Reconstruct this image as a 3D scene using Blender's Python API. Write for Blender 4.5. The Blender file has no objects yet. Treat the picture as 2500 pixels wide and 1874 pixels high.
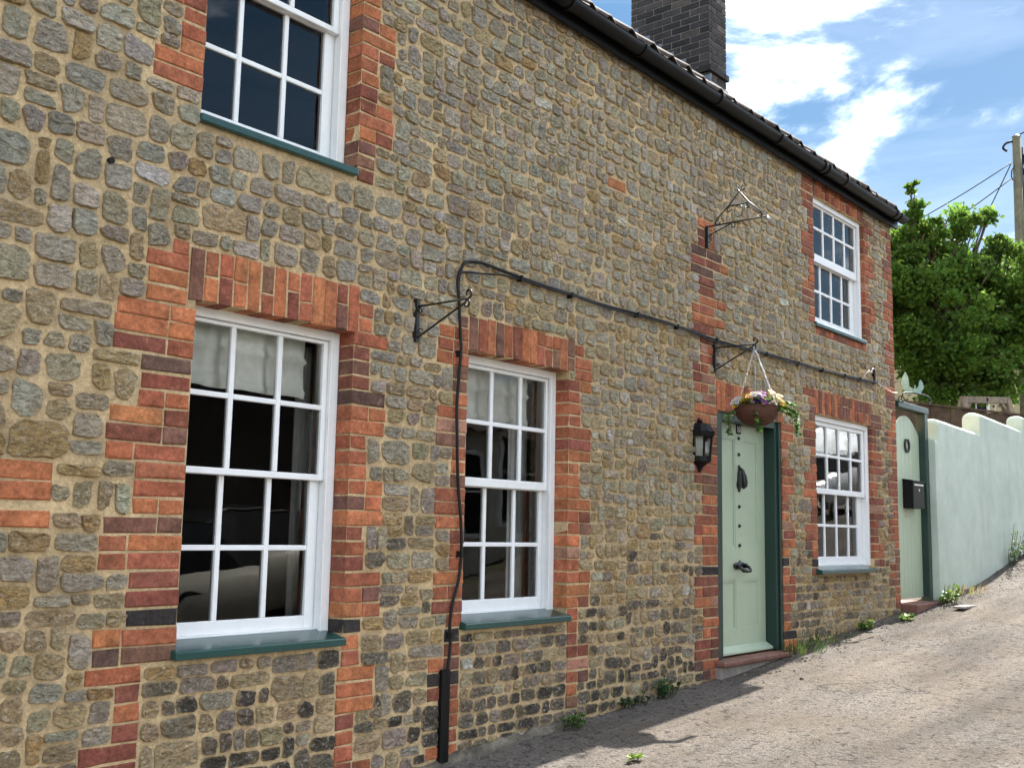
import bpy, math, random
import numpy as np
from mathutils import Vector, Matrix, noise
sc = bpy.context.scene
COL = sc.collection
rng = random.Random(11)
PI = math.pi
# ------------------------------------------------------------------ camera
CAMP = Vector((0.0, -3.95, 1.5)); FPX = 2636.5
_y, _p, _r = math.radians(50.4828), math.radians(7.7191), math.radians(1.1107)
FW = Vector((math.sin(_y)*math.cos(_p), math.cos(_y)*math.cos(_p), math.sin(_p)))
_rr = Vector((math.cos(_y), -math.sin(_y), 0)); _uu = _rr.cross(FW)
RT = math.cos(_r)*_rr + math.sin(_r)*_uu; UP = -math.sin(_r)*_rr + math.cos(_r)*_uu
cd = bpy.data.cameras.new('camera'); cam = bpy.data.objects.new('camera', cd); COL.objects.link(cam)
cd.sensor_width = 36; cd.lens = FPX/2500*36; cd.clip_start = .05; cd.clip_end = 2000
m = Matrix((RT, UP, -FW)).transposed().to_4x4(); m.translation = CAMP; cam.matrix_world = m
sc.camera = cam
# ------------------------------------------------------------------ sky and sun
SUN = Vector((.90, .052, 1.0)).normalized()
w = bpy.data.worlds.new('World'); sc.world = w; w.use_nodes = True
nt = w.node_tree; nt.nodes.clear()
N = nt.nodes.new; Lk = nt.links.new
out = N('ShaderNodeOutputWorld'); bg = N('ShaderNodeBackground'); bg.inputs[1].default_value = .15
sky = N('ShaderNodeTexSky'); sky.sky_type = 'NISHITA'; sky.sun_disc = False
sky.sun_elevation = math.asin(SUN.z); sky.sun_rotation = math.atan2(SUN.x, SUN.y)
sky.air_density = 1.0; sky.dust_density = .3; sky.ozone_density = 1.6
gm = N('ShaderNodeGamma'); gm.inputs[1].default_value = .45
hs = N('ShaderNodeHueSaturation'); hs.inputs['Saturation'].default_value = 2.15; hs.inputs['Value'].default_value = .30
Lk(sky.outputs[0], gm.inputs[0]); Lk(gm.outputs[0], hs.inputs['Color'])
tc = N('ShaderNodeTexCoord'); mp = N('ShaderNodeMapping'); mp.inputs['Scale'].default_value = (1, 1, 2.4)
mp.inputs['Location'].default_value = (7.1, 16.3, 11.1)
n1 = N('ShaderNodeTexNoise'); n1.inputs['Scale'].default_value = 3.0; n1.inputs['Detail'].default_value = 10; n1.inputs['Roughness'].default_value = .58; n1.inputs['Distortion'].default_value = .55
rp = N('ShaderNodeMapRange'); rp.inputs[1].default_value = .475; rp.inputs[2].default_value = .85; pw = N('ShaderNodeMath'); pw.operation = 'POWER'; pw.inputs[1].default_value = 2.3
mx = N('ShaderNodeMixRGB'); mx.inputs[2].default_value = (44, 44.3, 44.6, 1)
Lk(tc.outputs['Generated'], mp.inputs[0]); Lk(mp.outputs[0], n1.inputs['Vector']); Lk(n1.outputs[0], rp.inputs[0])
mp2 = N('ShaderNodeMapping'); mp2.inputs['Scale'].default_value = (1, 1, 5); mp2.inputs['Location'].default_value = (1.3, 4.1, 2.2)
n2 = N('ShaderNodeTexNoise'); n2.inputs['Scale'].default_value = 2.2; n2.inputs['Detail'].default_value = 7; n2.inputs['Roughness'].default_value = .6; n2.inputs['Distortion'].default_value = .4
r2 = N('ShaderNodeMapRange'); r2.inputs[1].default_value = .42; r2.inputs[2].default_value = .75; r2.inputs[4].default_value = .006
Lk(tc.outputs['Generated'], mp2.inputs[0]); Lk(mp2.outputs[0], n2.inputs['Vector']); Lk(n2.outputs[0], r2.inputs[0])
sm = N('ShaderNodeMath'); sm.operation = 'ADD'; sm.use_clamp = True
Lk(rp.outputs[0], pw.inputs[0]); Lk(pw.outputs[0], sm.inputs[0]); Lk(r2.outputs[0], sm.inputs[1]); Lk(sm.outputs[0], mx.inputs[0]); Lk(hs.outputs[0], mx.inputs[1]); Lk(mx.outputs[0], bg.inputs[0]); Lk(bg.outputs[0], out.inputs[0])
sd = bpy.data.lights.new('sun', 'SUN'); sd.energy = 2.0; sd.angle = math.radians(.5); sd.color = (1, .95, .87)
so = bpy.data.objects.new('sun', sd); COL.objects.link(so); so.rotation_euler = SUN.to_track_quat('Z', 'Y').to_euler(); so.location = (20, 5, 25)
vs = sc.view_settings; vs.view_transform = 'Standard'; vs.look = 'None'; vs.gamma = 1; vs.use_curve_mapping = False; vs.exposure = 3.0
# ------------------------------------------------------------------ helpers
def U(a, b): return rng.uniform(a, b)
class MB:
    def __init__(s): s.v = []; s.f = []; s.c = []; s.col = (1, 1, 1); s.e = []
    def face(s, idx): s.f.append(idx); s.c.append(s.col)
    def poly(s, pts):
        b = len(s.v); s.v += [tuple(p) for p in pts]; s.face(tuple(range(b, b+len(pts))))
    def hexa(s, P):      # 8 corners, bottom ring 0-3 then top ring 4-7
        b = len(s.v); s.v += [tuple(p) for p in P]
        for q in ((0,3,2,1),(4,5,6,7),(0,1,5,4),(1,2,6,5),(2,3,7,6),(3,0,4,7)): s.face(tuple(b+i for i in q))
    def box(s, x0, x1, y0, y1, z0, z1):
        s.hexa([(x0,y0,z0),(x1,y0,z0),(x1,y1,z0),(x0,y1,z0),(x0,y0,z1),(x1,y0,z1),(x1,y1,z1),(x0,y1,z1)])
    def bar(s, a, b, w, h, up=(0,0,1)):
        a = Vector(a); b = Vector(b); d = (b-a).normalized(); u = Vector(up)
        if abs(d.dot(u)) > .98: u = Vector((1,0,0))
        r = d.cross(u).normalized(); u = r.cross(d)
        P = []
        for p in (a, b):
            for i, j in ((-1,-1),(1,-1),(1,1),(-1,1)): P.append(p + r*i*w/2 + u*j*h/2)
        s.hexa(P)
    def tube(s, pts, r, n=6, cap=True):
        pts = [Vector(p) for p in pts]; R = r if isinstance(r, (list, tuple)) else [r]*len(pts)
        b = len(s.v); prev = None
        for i, p in enumerate(pts):
            d = (pts[min(i+1, len(pts)-1)] - pts[max(i-1, 0)]).normalized()
            if prev is None:
                u = Vector((0,0,1)) if abs(d.z) < .9 else Vector((1,0,0))
                r_ = d.cross(u).normalized()
            else: r_ = (prev - d*prev.dot(d)).normalized()
            prev = r_; q = d.cross(r_)
            for k in range(n):
                a = 2*PI*k/n; s.v.append(tuple(p + (r_*math.cos(a) + q*math.sin(a))*R[i]))
        for i in range(len(pts)-1):
            for k in range(n):
                a = b+i*n+k; c = b+i*n+(k+1)%n; s.face((a, c, c+n, a+n))
        if cap:
            s.face(tuple(b+k for k in range(n))[::-1]); e = b+(len(pts)-1)*n; s.face(tuple(e+k for k in range(n)))
    def lathe(s, prof, c=(0,0,0), n=16, a0=0, a1=2*PI, cap=True):
        b = len(s.v); full = abs(a1-a0-2*PI) < 1e-6; m_ = n if full else n+1
        for r, z in prof:
            for k in range(m_):
                a = a0+(a1-a0)*k/n; s.v.append((c[0]+r*math.cos(a), c[1]+r*math.sin(a), c[2]+z))
        for i in range(len(prof)-1):
            for k in range(n):
                a = b+i*m_+k; d = b+i*m_+(k+1)%m_; s.face((a, d, d+m_, a+m_))
        if cap and full:
            s.face(tuple(b+k for k in range(m_))[::-1]); e = b+(len(prof)-1)*m_; s.face(tuple(e+k for k in range(m_)))
    def prism(s, pts, y0, y1):     # outline in (x,z), extruded in y
        n = len(pts); b = len(s.v)
        s.v += [(p[0], y0, p[1]) for p in pts] + [(p[0], y1, p[1]) for p in pts]
        s.face(tuple(b+i for i in range(n))); s.face(tuple(b+n+i for i in range(n))[::-1])
        for i in range(n):
            j = (i+1) % n; s.face((b+i, b+n+i, b+n+j, b+j))
    def mesh(s, name, smooth=False, tint=False):
        me = bpy.data.meshes.new(name); me.from_pydata(s.v, [], s.f); me.validate(clean_customdata=False)
        if smooth: me.polygons.foreach_set('use_smooth', [True]*len(me.polygons))
        if tint and len(me.polygons) == len(s.c):
            at = me.attributes.new('tint', 'FLOAT_COLOR', 'CORNER')
            arr = []
            for p, c in zip(me.polygons, s.c): arr += [c[0], c[1], c[2], 1.0]*p.loop_total
            at.data.foreach_set('color', arr)
        if s.e and len(s.e) == len(me.vertices):
            at = me.attributes.new('edge', 'FLOAT', 'POINT'); at.data.foreach_set('value', s.e)
        return me
    def build(s, name, mat, parent=None, smooth=False, tint=False, origin=None):
        if origin is not None:
            o = Vector(origin); s.v = [(p[0]-o.x, p[1]-o.y, p[2]-o.z) for p in s.v]
        ob = bpy.data.objects.new(name, s.mesh(name, smooth, tint)); COL.objects.link(ob)
        ob.data.materials.append(mat)
        if origin is not None: ob.location = o
        if parent is not None: adopt(ob, parent)
        return ob
WLOC = {}
def wl(o):
    p = Vector(o.location)
    return p + wl(o.parent) if o.parent else p
def adopt(ob, parent):
    ob.parent = parent; ob.location = Vector(ob.location) - wl(parent)
def empty(name, loc):
    o = bpy.data.objects.new(name, None); o.empty_display_size = .2; COL.objects.link(o); o.location = loc; return o
def tag(o, label, cat, group=None, kind=None):
    if label: o['label'] = label
    if cat: o['category'] = cat
    if group: o['group'] = group
    if kind: o['kind'] = kind
    return o
def smooth_edges(ob, bev=.004, seg=2):
    md = ob.modifiers.new('bevel', 'BEVEL'); md.width = bev; md.segments = seg; md.limit_method = 'ANGLE'; md.angle_limit = math.radians(40)
    return ob
# ------------------------------------------------------------------ materials
def mat(name, col=(.5,.5,.5), rough=.6, metal=0, spec=.5):
    M = bpy.data.materials.new(name); M.use_nodes = True
    b = M.node_tree.nodes['Principled BSDF']; b.inputs['Base Color'].default_value = (*col, 1); b.inputs['Roughness'].default_value = rough
    b.inputs['Metallic'].default_value = metal; b.inputs['Specular IOR Level'].default_value = spec
    return M
def nd(M, t, **kw):
    n = M.node_tree.nodes.new(t)
    for k, v in kw.items():
        if k in n.inputs: n.inputs[k].default_value = v
        else: setattr(n, k, v)
    return n
def lk(M, a, b): M.node_tree.links.new(a, b)
def worn(name, col, rough=.6, scale=30, amount=.25, bump=.2, bscale=80, spec=.5, dist=.004, tint=False, big=3.0, bigamt=.2, detail=6, dark=(.3,.27,.24), pos='Position'):
    """base colour varied by two noises, with a fine bump"""
    M = mat(name, col, rough, 0, spec); b = M.node_tree.nodes['Principled BSDF']
    g = nd(M, 'ShaderNodeNewGeometry')
    a = nd(M, 'ShaderNodeTexNoise', Scale=scale, Detail=float(detail), Roughness=.6); lk(M, g.outputs['Position'], a.inputs['Vector'])
    a2 = nd(M, 'ShaderNodeTexNoise', Scale=big, Detail=4.0, Roughness=.6); lk(M, g.outputs['Position'], a2.inputs['Vector'])
    if tint:
        at = nd(M, 'ShaderNodeAttribute'); at.attribute_name = 'tint'; src = at.outputs['Color']
    else:
        r_ = nd(M, 'ShaderNodeRGB'); r_.outputs[0].default_value = (*col, 1); src = r_.outputs[0]
    def vary(src, nz, amt):
        mr = nd(M, 'ShaderNodeMapRange'); mr.inputs[1].default_value = .3; mr.inputs[2].default_value = .7; mr.inputs[3].default_value = 1-amt; mr.inputs[4].default_value = 1+amt
        lk(M, nz, mr.inputs[0]); mm = nd(M, 'ShaderNodeVectorMath', operation='SCALE'); lk(M, src, mm.inputs[0]); lk(M, mr.outputs[0], mm.inputs['Scale']); return mm.outputs[0]
    o = vary(vary(src, a.outputs[0], amount), a2.outputs[0], bigamt)
    lk(M, o, b.inputs['Base Color'])
    if bump:
        c = nd(M, 'ShaderNodeTexNoise', Scale=bscale, Detail=float(detail), Roughness=.65); lk(M, g.outputs['Position'], c.inputs['Vector'])
        bp = nd(M, 'ShaderNodeBump', Strength=bump, Distance=dist); lk(M, c.outputs[0], bp.inputs['Height']); lk(M, bp.outputs[0], b.inputs['Normal'])
    return M
MT = {}
# rubble stone: split faces with ridges, pits and ochre veins
def stone_material():
    M = mat('rubble_stone', (.3,.28,.24), .9, 0, .25); b = M.node_tree.nodes['Principled BSDF']
    g = nd(M, 'ShaderNodeNewGeometry'); P = g.outputs['Position']
    at = nd(M, 'ShaderNodeAttribute'); at.attribute_name = 'tint'
    mpn = nd(M, 'ShaderNodeMapping'); mpn.inputs['Scale'].default_value = (1, 1, 1.9); lk(M, P, mpn.inputs[0])
    a = nd(M, 'ShaderNodeTexNoise', Scale=36.0, Detail=8.0, Roughness=.72); lk(M, mpn.outputs[0], a.inputs['Vector'])
    mr = nd(M, 'ShaderNodeMapRange'); mr.inputs[1].default_value = .32; mr.inputs[2].default_value = .68; mr.inputs[3].default_value = .48; mr.inputs[4].default_value = 1.42; lk(M, a.outputs[0], mr.inputs[0])
    sc_ = nd(M, 'ShaderNodeVectorMath', operation='SCALE'); lk(M, at.outputs['Color'], sc_.inputs[0]); lk(M, mr.outputs[0], sc_.inputs['Scale'])
    # ochre iron staining
    o = nd(M, 'ShaderNodeTexNoise', Scale=9.0, Detail=5.0, Roughness=.6); lk(M, P, o.inputs['Vector'])
    orp = nd(M, 'ShaderNodeMapRange'); orp.inputs[1].default_value = .54; orp.inputs[2].default_value = .72; orp.inputs[3].default_value = 0; orp.inputs[4].default_value = .6; lk(M, o.outputs[0], orp.inputs[0])
    m1 = nd(M, 'ShaderNodeMixRGB'); m1.inputs[2].default_value = (.42, .285, .135, 1); lk(M, orp.outputs[0], m1.inputs[0]); lk(M, sc_.outputs[0], m1.inputs[1])
    # pale lime and lichen smears
    l = nd(M, 'ShaderNodeTexNoise', Scale=44.0, Detail=5.0, Roughness=.72); lk(M, P, l.inputs['Vector'])
    lr = nd(M, 'ShaderNodeMapRange'); lr.inputs[1].default_value = .555; lr.inputs[2].default_value = .65; lr.inputs[3].default_value = 0; lr.inputs[4].default_value = .6; lk(M, l.outputs[0], lr.inputs[0])
    m2 = nd(M, 'ShaderNodeMixRGB'); m2.inputs[2].default_value = (.70, .66, .57, 1); lk(M, lr.outputs[0], m2.inputs[0]); lk(M, m1.outputs[0], m2.inputs[1])
    # dark pits and cracks
    v = nd(M, 'ShaderNodeTexNoise', Scale=38.0, Detail=6.0, Roughness=.75); v.inputs['Distortion'].default_value = .8; lk(M, mpn.outputs[0], v.inputs['Vector'])
    vr = nd(M, 'ShaderNodeMapRange'); vr.inputs[1].default_value = .34; vr.inputs[2].default_value = .43; vr.inputs[3].default_value = .78; vr.inputs[4].default_value = 0; lk(M, v.outputs[0], vr.inputs[0])
    m3 = nd(M, 'ShaderNodeMixRGB'); m3.inputs[2].default_value = (.06, .052, .043, 1); lk(M, vr.outputs[0], m3.inputs[0]); lk(M, m2.outputs[0], m3.inputs[1])
    ea = nd(M, 'ShaderNodeAttribute'); ea.attribute_name = 'edge'
    en = nd(M, 'ShaderNodeTexNoise', Scale=34.0, Detail=6.0, Roughness=.66); lk(M, P, en.inputs['Vector'])
    e1 = nd(M, 'ShaderNodeMath', operation='MULTIPLY_ADD'); lk(M, en.outputs[0], e1.inputs[0]); e1.inputs[1].default_value = 2.6; lk(M, ea.outputs['Fac'], e1.inputs[2])
    e2 = nd(M, 'ShaderNodeMapRange'); e2.inputs[1].default_value = 1.68; e2.inputs[2].default_value = 2.25; e2.inputs[3].default_value = 0; e2.inputs[4].default_value = .9; lk(M, e1.outputs[0], e2.inputs[0])
    m4 = nd(M, 'ShaderNodeMixRGB'); m4.inputs[2].default_value = (.53, .40, .235, 1); lk(M, e2.outputs[0], m4.inputs[0]); lk(M, m3.outputs[0], m4.inputs[1])
    lk(M, m4.outputs[0], b.inputs['Base Color'])
    r1 = nd(M, 'ShaderNodeTexNoise', Scale=17.0, Detail=7.0, Roughness=.6); r1.inputs['Distortion'].default_value = .6; lk(M, mpn.outputs[0], r1.inputs['Vector'])
    ad = nd(M, 'ShaderNodeMath', operation='MULTIPLY_ADD'); lk(M, v.outputs[0], ad.inputs[0]); ad.inputs[1].default_value = .75; lk(M, r1.outputs[0], ad.inputs[2])
    bp = nd(M, 'ShaderNodeBump', Strength=1.0, Distance=.045); lk(M, ad.outputs[0], bp.inputs['Height']); lk(M, bp.outputs[0], b.inputs['Normal'])
    return M
MT['stone'] = stone_material()
MT['mortar'] = worn('lime_mortar', (.57,.42,.24), .95, 45, .28, 1.0, 70, .2, .010, big=3.5, bigamt=.25)
MT['brick'] = worn('brick', (.3,.1,.06), .88, 60, .34, .9, 90, .25, .006, tint=True, big=11, bigamt=.34)
def smear(M, col, scale, lo, hi, amt):
    t = M.node_tree; b = t.nodes['Principled BSDF']; src = b.inputs['Base Color'].links[0].from_socket
    gq = nd(M, 'ShaderNodeNewGeometry'); n_ = nd(M, 'ShaderNodeTexNoise', Scale=scale, Detail=6.0, Roughness=.68); lk(M, gq.outputs['Position'], n_.inputs['Vector'])
    mr = nd(M, 'ShaderNodeMapRange'); mr.inputs[1].default_value = lo; mr.inputs[2].default_value = hi; mr.inputs[3].default_value = 0; mr.inputs[4].default_value = amt; lk(M, n_.outputs[0], mr.inputs[0])
    mm = nd(M, 'ShaderNodeMixRGB'); mm.inputs[2].default_value = (*col, 1); lk(M, mr.outputs[0], mm.inputs[0]); lk(M, src, mm.inputs[1]); lk(M, mm.outputs[0], b.inputs['Base Color']); return M
smear(MT['brick'], (.44,.34,.22), 22, .60, .76, .5); smear(MT['brick'], (.09,.06,.05), 7, .56, .75, .5)
smear(MT['mortar'], (.22,.15,.09), 5.5, .52, .74, .65); smear(MT['mortar'], (.58,.50,.38), 3.1, .56, .72, .5)
MT['white'] = worn('white_paint', (.86,.86,.86), .35, 20, .03, .08, 60, .5, .002, bigamt=.03)
MT['sill'] = worn('dark_green_gloss', (.016,.062,.055), .22, 25, .12, .06, 50, .6, .002, bigamt=.1)
MT['dgreen'] = worn('dark_green_paint', (.010,.034,.027), .3, 25, .12, .06, 50, .5, .002, bigamt=.1)
MT['sage'] = worn('sage_door_paint', (.43,.51,.37), .33, 15, .03, .06, 70, .5, .002, bigamt=.03)
MT['sagewall'] = worn('sage_render', (.53,.60,.52), .8, 6, .07, .6, 90, .3, .004, big=1.3, bigamt=.08)
def streaks(M, col, amt):
    t = M.node_tree; b = t.nodes['Principled BSDF']; src = b.inputs['Base Color'].links[0].from_socket
    gq = nd(M, 'ShaderNodeNewGeometry'); mq = nd(M, 'ShaderNodeMapping'); mq.inputs['Scale'].default_value = (2.6, 2.6, .6); lk(M, gq.outputs['Position'], mq.inputs[0])
    n_ = nd(M, 'ShaderNodeTexNoise', Scale=1.4, Detail=6.0, Roughness=.6); lk(M, mq.outputs[0], n_.inputs['Vector'])
    mr = nd(M, 'ShaderNodeMapRange'); mr.inputs[1].default_value = .5; mr.inputs[2].default_value = .72; mr.inputs[3].default_value = 0; mr.inputs[4].default_value = amt; lk(M, n_.outputs[0], mr.inputs[0])
    mm = nd(M, 'ShaderNodeMixRGB'); mm.inputs[2].default_value = (*col, 1); lk(M, mr.outputs[0], mm.inputs[0]); lk(M, src, mm.inputs[1]); lk(M, mm.outputs[0], b.inputs['Base Color']); return M
streaks(MT['sagewall'], (.36,.42,.34), .42); smear(MT['sagewall'], (.62,.68,.62), 2.4, .52, .7, .5)
MT['black'] = worn('black_plastic', (.0045,.0045,.005), .45, 20, .2, .05, 60, .22, .002)
MT['iron'] = worn('black_iron', (.005,.005,.0055), .42, 60, .25, .2, 200, .6, .001)
MT['cableblk'] = mat('black_cable', (.006,.006,.0065), .55, 0, .3)
MT['cablewht'] = mat('white_cable', (.6,.58,.55), .5)
MT['chrome'] = mat('chrome', (.75,.75,.75), .15, 1)
MT['pantile'] = worn('pantile', (.05,.036,.03), .8, 30, .4, .6, 60, .3, .004, big=3, bigamt=.35)
MT['soot'] = worn('soot_brick', (.06,.05,.05), .85, 60, .35, .7, 110, .3, .004, tint=True, big=6, bigamt=.3)
MT['sootmortar'] = worn('soot_mortar', (.27,.25,.23), .95, 60, .2, .6, 130, .2, .004)
MT['lead'] = worn('lead_flashing', (.16,.19,.24), .45, 14, .15, .2, 40, .5, .003)
MT['concrete'] = worn('concrete', (.30,.26,.23), .9, 25, .2, .8, 90, .3, .005, big=5, bigamt=.2)
MT['tile'] = worn('red_quarry_tile', (.19,.085,.062), .6, 30, .18, .3, 80, .4, .003)
MT['fillet'] = worn('stained_cement', (.15,.128,.10), .95, 16, .45, 1.0, 40, .2, .02, big=5, bigamt=.5)
MT['grit'] = worn('grit', (.12,.105,.09), .95, 30, .3, .4, 90, .2, .004)
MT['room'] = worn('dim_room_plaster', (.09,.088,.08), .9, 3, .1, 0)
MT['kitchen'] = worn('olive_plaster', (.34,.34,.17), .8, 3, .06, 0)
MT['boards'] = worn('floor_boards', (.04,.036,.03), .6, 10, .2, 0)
MT['blind'] = worn('cream_blind', (.80,.78,.71), .9, 20, .05, .3, 90, .2, .004)
MT['wood'] = worn('weathered_wood', (.24,.18,.13), .85, 12, .25, .5, 60, .3, .004)
MT['fence'] = worn('brown_fence', (.075,.048,.032), .85, 12, .3, .5, 60, .3, .004)
MT['pole'] = worn('pole_wood', (.15,.135,.085), .85, 9, .2, .5, 40, .3, .004)
MT['bark'] = worn('bark', (.10,.075,.05), .9, 14, .35, .9, 25, .2, .02)
MT['coir'] = worn('rattan_bowl', (.085,.036,.022), .7, 60, .3, .6, 90, .3, .006)
MT['soil'] = worn('soil', (.03,.022,.015), .95, 50, .3, .8, 60, .2, .01)
MT['paleh'] = worn('cream_house_render', (.60,.56,.48), .9, 5, .06, 0)
MT['buff'] = worn('buff_brick', (.45,.35,.21), .9, 5, .1, .3, 40, .2, .004)
MT['redhouse'] = worn('red_house_brick', (.075,.055,.047), .9, 8, .25, .4, 40, .2, .004)
MT['verdigris'] = worn('verdigris', (.30,.42,.36), .7, 60, .25, .3, 90, .3, .003)
def leafmat(name, col, trans=.45, tint=False, rough=.5):
    M = bpy.data.materials.new(name); M.use_nodes = True; t = M.node_tree; t.nodes.clear()
    o = nd(M, 'ShaderNodeOutputMaterial'); p = nd(M, 'ShaderNodeBsdfPrincipled'); p.inputs['Roughness'].default_value = rough; p.inputs['Specular IOR Level'].default_value = .35
    tr = nd(M, 'ShaderNodeBsdfTranslucent'); mxs = nd(M, 'ShaderNodeMixShader'); mxs.inputs[0].default_value = trans
    if tint:
        at = nd(M, 'ShaderNodeAttribute'); at.attribute_name = 'tint'; src = at.outputs['Color']
    else:
        r_ = nd(M, 'ShaderNodeRGB'); r_.outputs[0].default_value = (*col, 1); src = r_.outputs[0]
    lk(M, src, p.inputs['Base Color']); lk(M, src, tr.inputs['Color'])
    lk(M, p.outputs[0], mxs.inputs[1]); lk(M, tr.outputs[0], mxs.inputs[2]); lk(M, mxs.outputs[0], o.inputs[0])
    return M
MT['curtain'] = worn('white_curtain', (.72,.70,.66), .9, 20, .06, 0)
MT['leaf'] = leafmat('tree_leaf', (.1,.18,.03), .58, True)
MT['weed'] = leafmat('weed_leaf', (.08,.15,.03), .35, True)
MT['petal'] = leafmat('petal', (.8,.8,.8), .25, True)
def glassmat(name, tintc=(1,1,1), wav=.009):
    M = bpy.data.materials.new(name); M.use_nodes = True; t = M.node_tree; t.nodes.clear()
    o = nd(M, 'ShaderNodeOutputMaterial'); gl = nd(M, 'ShaderNodeBsdfGlossy'); gl.inputs['Roughness'].default_value = .0
    tr = nd(M, 'ShaderNodeBsdfTransparent'); tr.inputs[0].default_value = (*tintc, 1); fr = nd(M, 'ShaderNodeFresnel'); fr.inputs[0].default_value = 1.65
    mxs = nd(M, 'ShaderNodeMixShader'); g = nd(M, 'ShaderNodeNewGeometry'); nz = nd(M, 'ShaderNodeTexNoise', Scale=5.0, Detail=1.0); lk(M, g.outputs['Position'], nz.inputs['Vector'])
    bp = nd(M, 'ShaderNodeBump', Strength=wav, Distance=.05); lk(M, nz.outputs[0], bp.inputs['Height']); lk(M, bp.outputs[0], gl.inputs['Normal'])
    lk(M, fr.outputs[0], mxs.inputs[0]); lk(M, tr.outputs[0], mxs.inputs[1]); lk(M, gl.outputs[0], mxs.inputs[2]); lk(M, mxs.outputs[0], o.inputs[0])
    return M
MT['glass'] = glassmat('window_glass', (.95,.96,.95))
# road: worn chip-seal with exposed stones, cracks and earthy drift
def road_material():
    M = mat('worn_asphalt', (.2,.18,.16), .92, 0, .25); b = M.node_tree.nodes['Principled BSDF']
    g = nd(M, 'ShaderNodeNewGeometry'); P = g.outputs['Position']
    f = nd(M, 'ShaderNodeTexNoise', Scale=60.0, Detail=5.0, Roughness=.72); lk(M, P, f.inputs['Vector'])
    r = nd(M, 'ShaderNodeValToRGB'); e = r.color_ramp.elements; e[0].position = .30; e[0].color = (.025,.022,.019,1); e[1].position = .70; e[1].color = (.235,.208,.182,1)
    e2 = e.new(.44); e2.color = (.112,.096,.082,1); lk(M, f.outputs[0], r.inputs[0])
    bn = nd(M, 'ShaderNodeTexNoise', Scale=1.1, Detail=5.0, Roughness=.62); lk(M, P, bn.inputs['Vector'])
    br = nd(M, 'ShaderNodeMapRange'); br.inputs[1].default_value = .40; br.inputs[2].default_value = .62; br.inputs[3].default_value = 0; br.inputs[4].default_value = .75; lk(M, bn.outputs[0], br.inputs[0])
    m1 = nd(M, 'ShaderNodeMixRGB'); m1.inputs[2].default_value = (.125,.098,.073,1); lk(M, br.outputs[0], m1.inputs[0]); lk(M, r.outputs[0], m1.inputs[1])
    vo = nd(M, 'ShaderNodeTexVoronoi', Scale=2.3); vo.feature = 'DISTANCE_TO_EDGE'
    wn = nd(M, 'ShaderNodeTexNoise', Scale=5.0, Detail=5.0); lk(M, P, wn.inputs['Vector'])
    wa = nd(M, 'ShaderNodeVectorMath', operation='MULTIPLY_ADD'); wa.inputs[1].default_value = (.35,.35,.35); lk(M, wn.outputs['Color'], wa.inputs[0]); lk(M, P, wa.inputs[2]); lk(M, wa.outputs[0], vo.inputs['Vector'])
    vr = nd(M, 'ShaderNodeMapRange'); vr.inputs[1].default_value = .004; vr.inputs[2].default_value = .020; vr.inputs[3].default_value = .75; vr.inputs[4].default_value = 0; lk(M, vo.outputs['Distance'], vr.inputs[0])
    cm = nd(M, 'ShaderNodeTexNoise', Scale=.9, Detail=2.0); lk(M, P, cm.inputs['Vector'])
    cr = nd(M, 'ShaderNodeMapRange'); cr.inputs[1].default_value = .48; cr.inputs[2].default_value = .6; lk(M, cm.outputs[0], cr.inputs[0])
    mul = nd(M, 'ShaderNodeMath', operation='MULTIPLY'); lk(M, vr.outputs[0], mul.inputs[0]); lk(M, cr.outputs[0], mul.inputs[1])
    m2 = nd(M, 'ShaderNodeMixRGB'); m2.inputs[2].default_value = (.045,.038,.032,1); lk(M, mul.outputs[0], m2.inputs[0]); lk(M, m1.outputs[0], m2.inputs[1])
    pv = nd(M, 'ShaderNodeTexNoise', Scale=19.0, Detail=4.0, Roughness=.68); lk(M, P, pv.inputs['Vector'])
    pr_ = nd(M, 'ShaderNodeMapRange'); pr_.inputs[1].default_value = .37; pr_.inputs[2].default_value = .44; pr_.inputs[3].default_value = .9; pr_.inputs[4].default_value = 0; lk(M, pv.outputs[0], pr_.inputs[0])
    m3 = nd(M, 'ShaderNodeMixRGB'); m3.inputs[2].default_value = (.035,.03,.026,1); lk(M, pr_.outputs[0], m3.inputs[0]); lk(M, m2.outputs[0], m3.inputs[1])  # dark flecks: small shadows of the rough chippings, painted into the colour
    tm = nd(M, 'ShaderNodeMapping'); tm.inputs['Scale'].default_value = (.22, 1.3, 1); lk(M, P, tm.inputs[0])
    tn = nd(M, 'ShaderNodeTexNoise', Scale=1.6, Detail=5.0, Roughness=.6); lk(M, tm.outputs[0], tn.inputs['Vector'])
    tr_ = nd(M, 'ShaderNodeMapRange'); tr_.inputs[1].default_value = .36; tr_.inputs[2].default_value = .66; tr_.inputs[3].default_value = .62; tr_.inputs[4].default_value = 1.32; lk(M, tn.outputs[0], tr_.inputs[0])
    ts = nd(M, 'ShaderNodeVectorMath', operation='SCALE'); lk(M, m3.outputs[0], ts.inputs[0]); lk(M, tr_.outputs[0], ts.inputs['Scale'])
    lk(M, ts.outputs[0], b.inputs['Base Color'])
    s1 = nd(M, 'ShaderNodeMath', operation='MULTIPLY_ADD'); lk(M, pv.outputs[0], s1.inputs[0]); s1.inputs[1].default_value = 1.6; lk(M, f.outputs[0], s1.inputs[2])
    s2 = nd(M, 'ShaderNodeMath', operation='MULTIPLY_ADD'); lk(M, mul.outputs[0], s2.inputs[0]); s2.inputs[1].default_value = -.8; lk(M, s1.outputs[0], s2.inputs[2])
    bp = nd(M, 'ShaderNodeBump', Strength=1.0, Distance=.02); lk(M, s2.outputs[0], bp.inputs['Height']); lk(M, bp.outputs[0], b.inputs['Normal'])
    return M
MT['road'] = road_material()
MT['earth'] = worn('garden_earth', (.08,.075,.04), .95, 4, .3, .5, 20, .2, .02)
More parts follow.
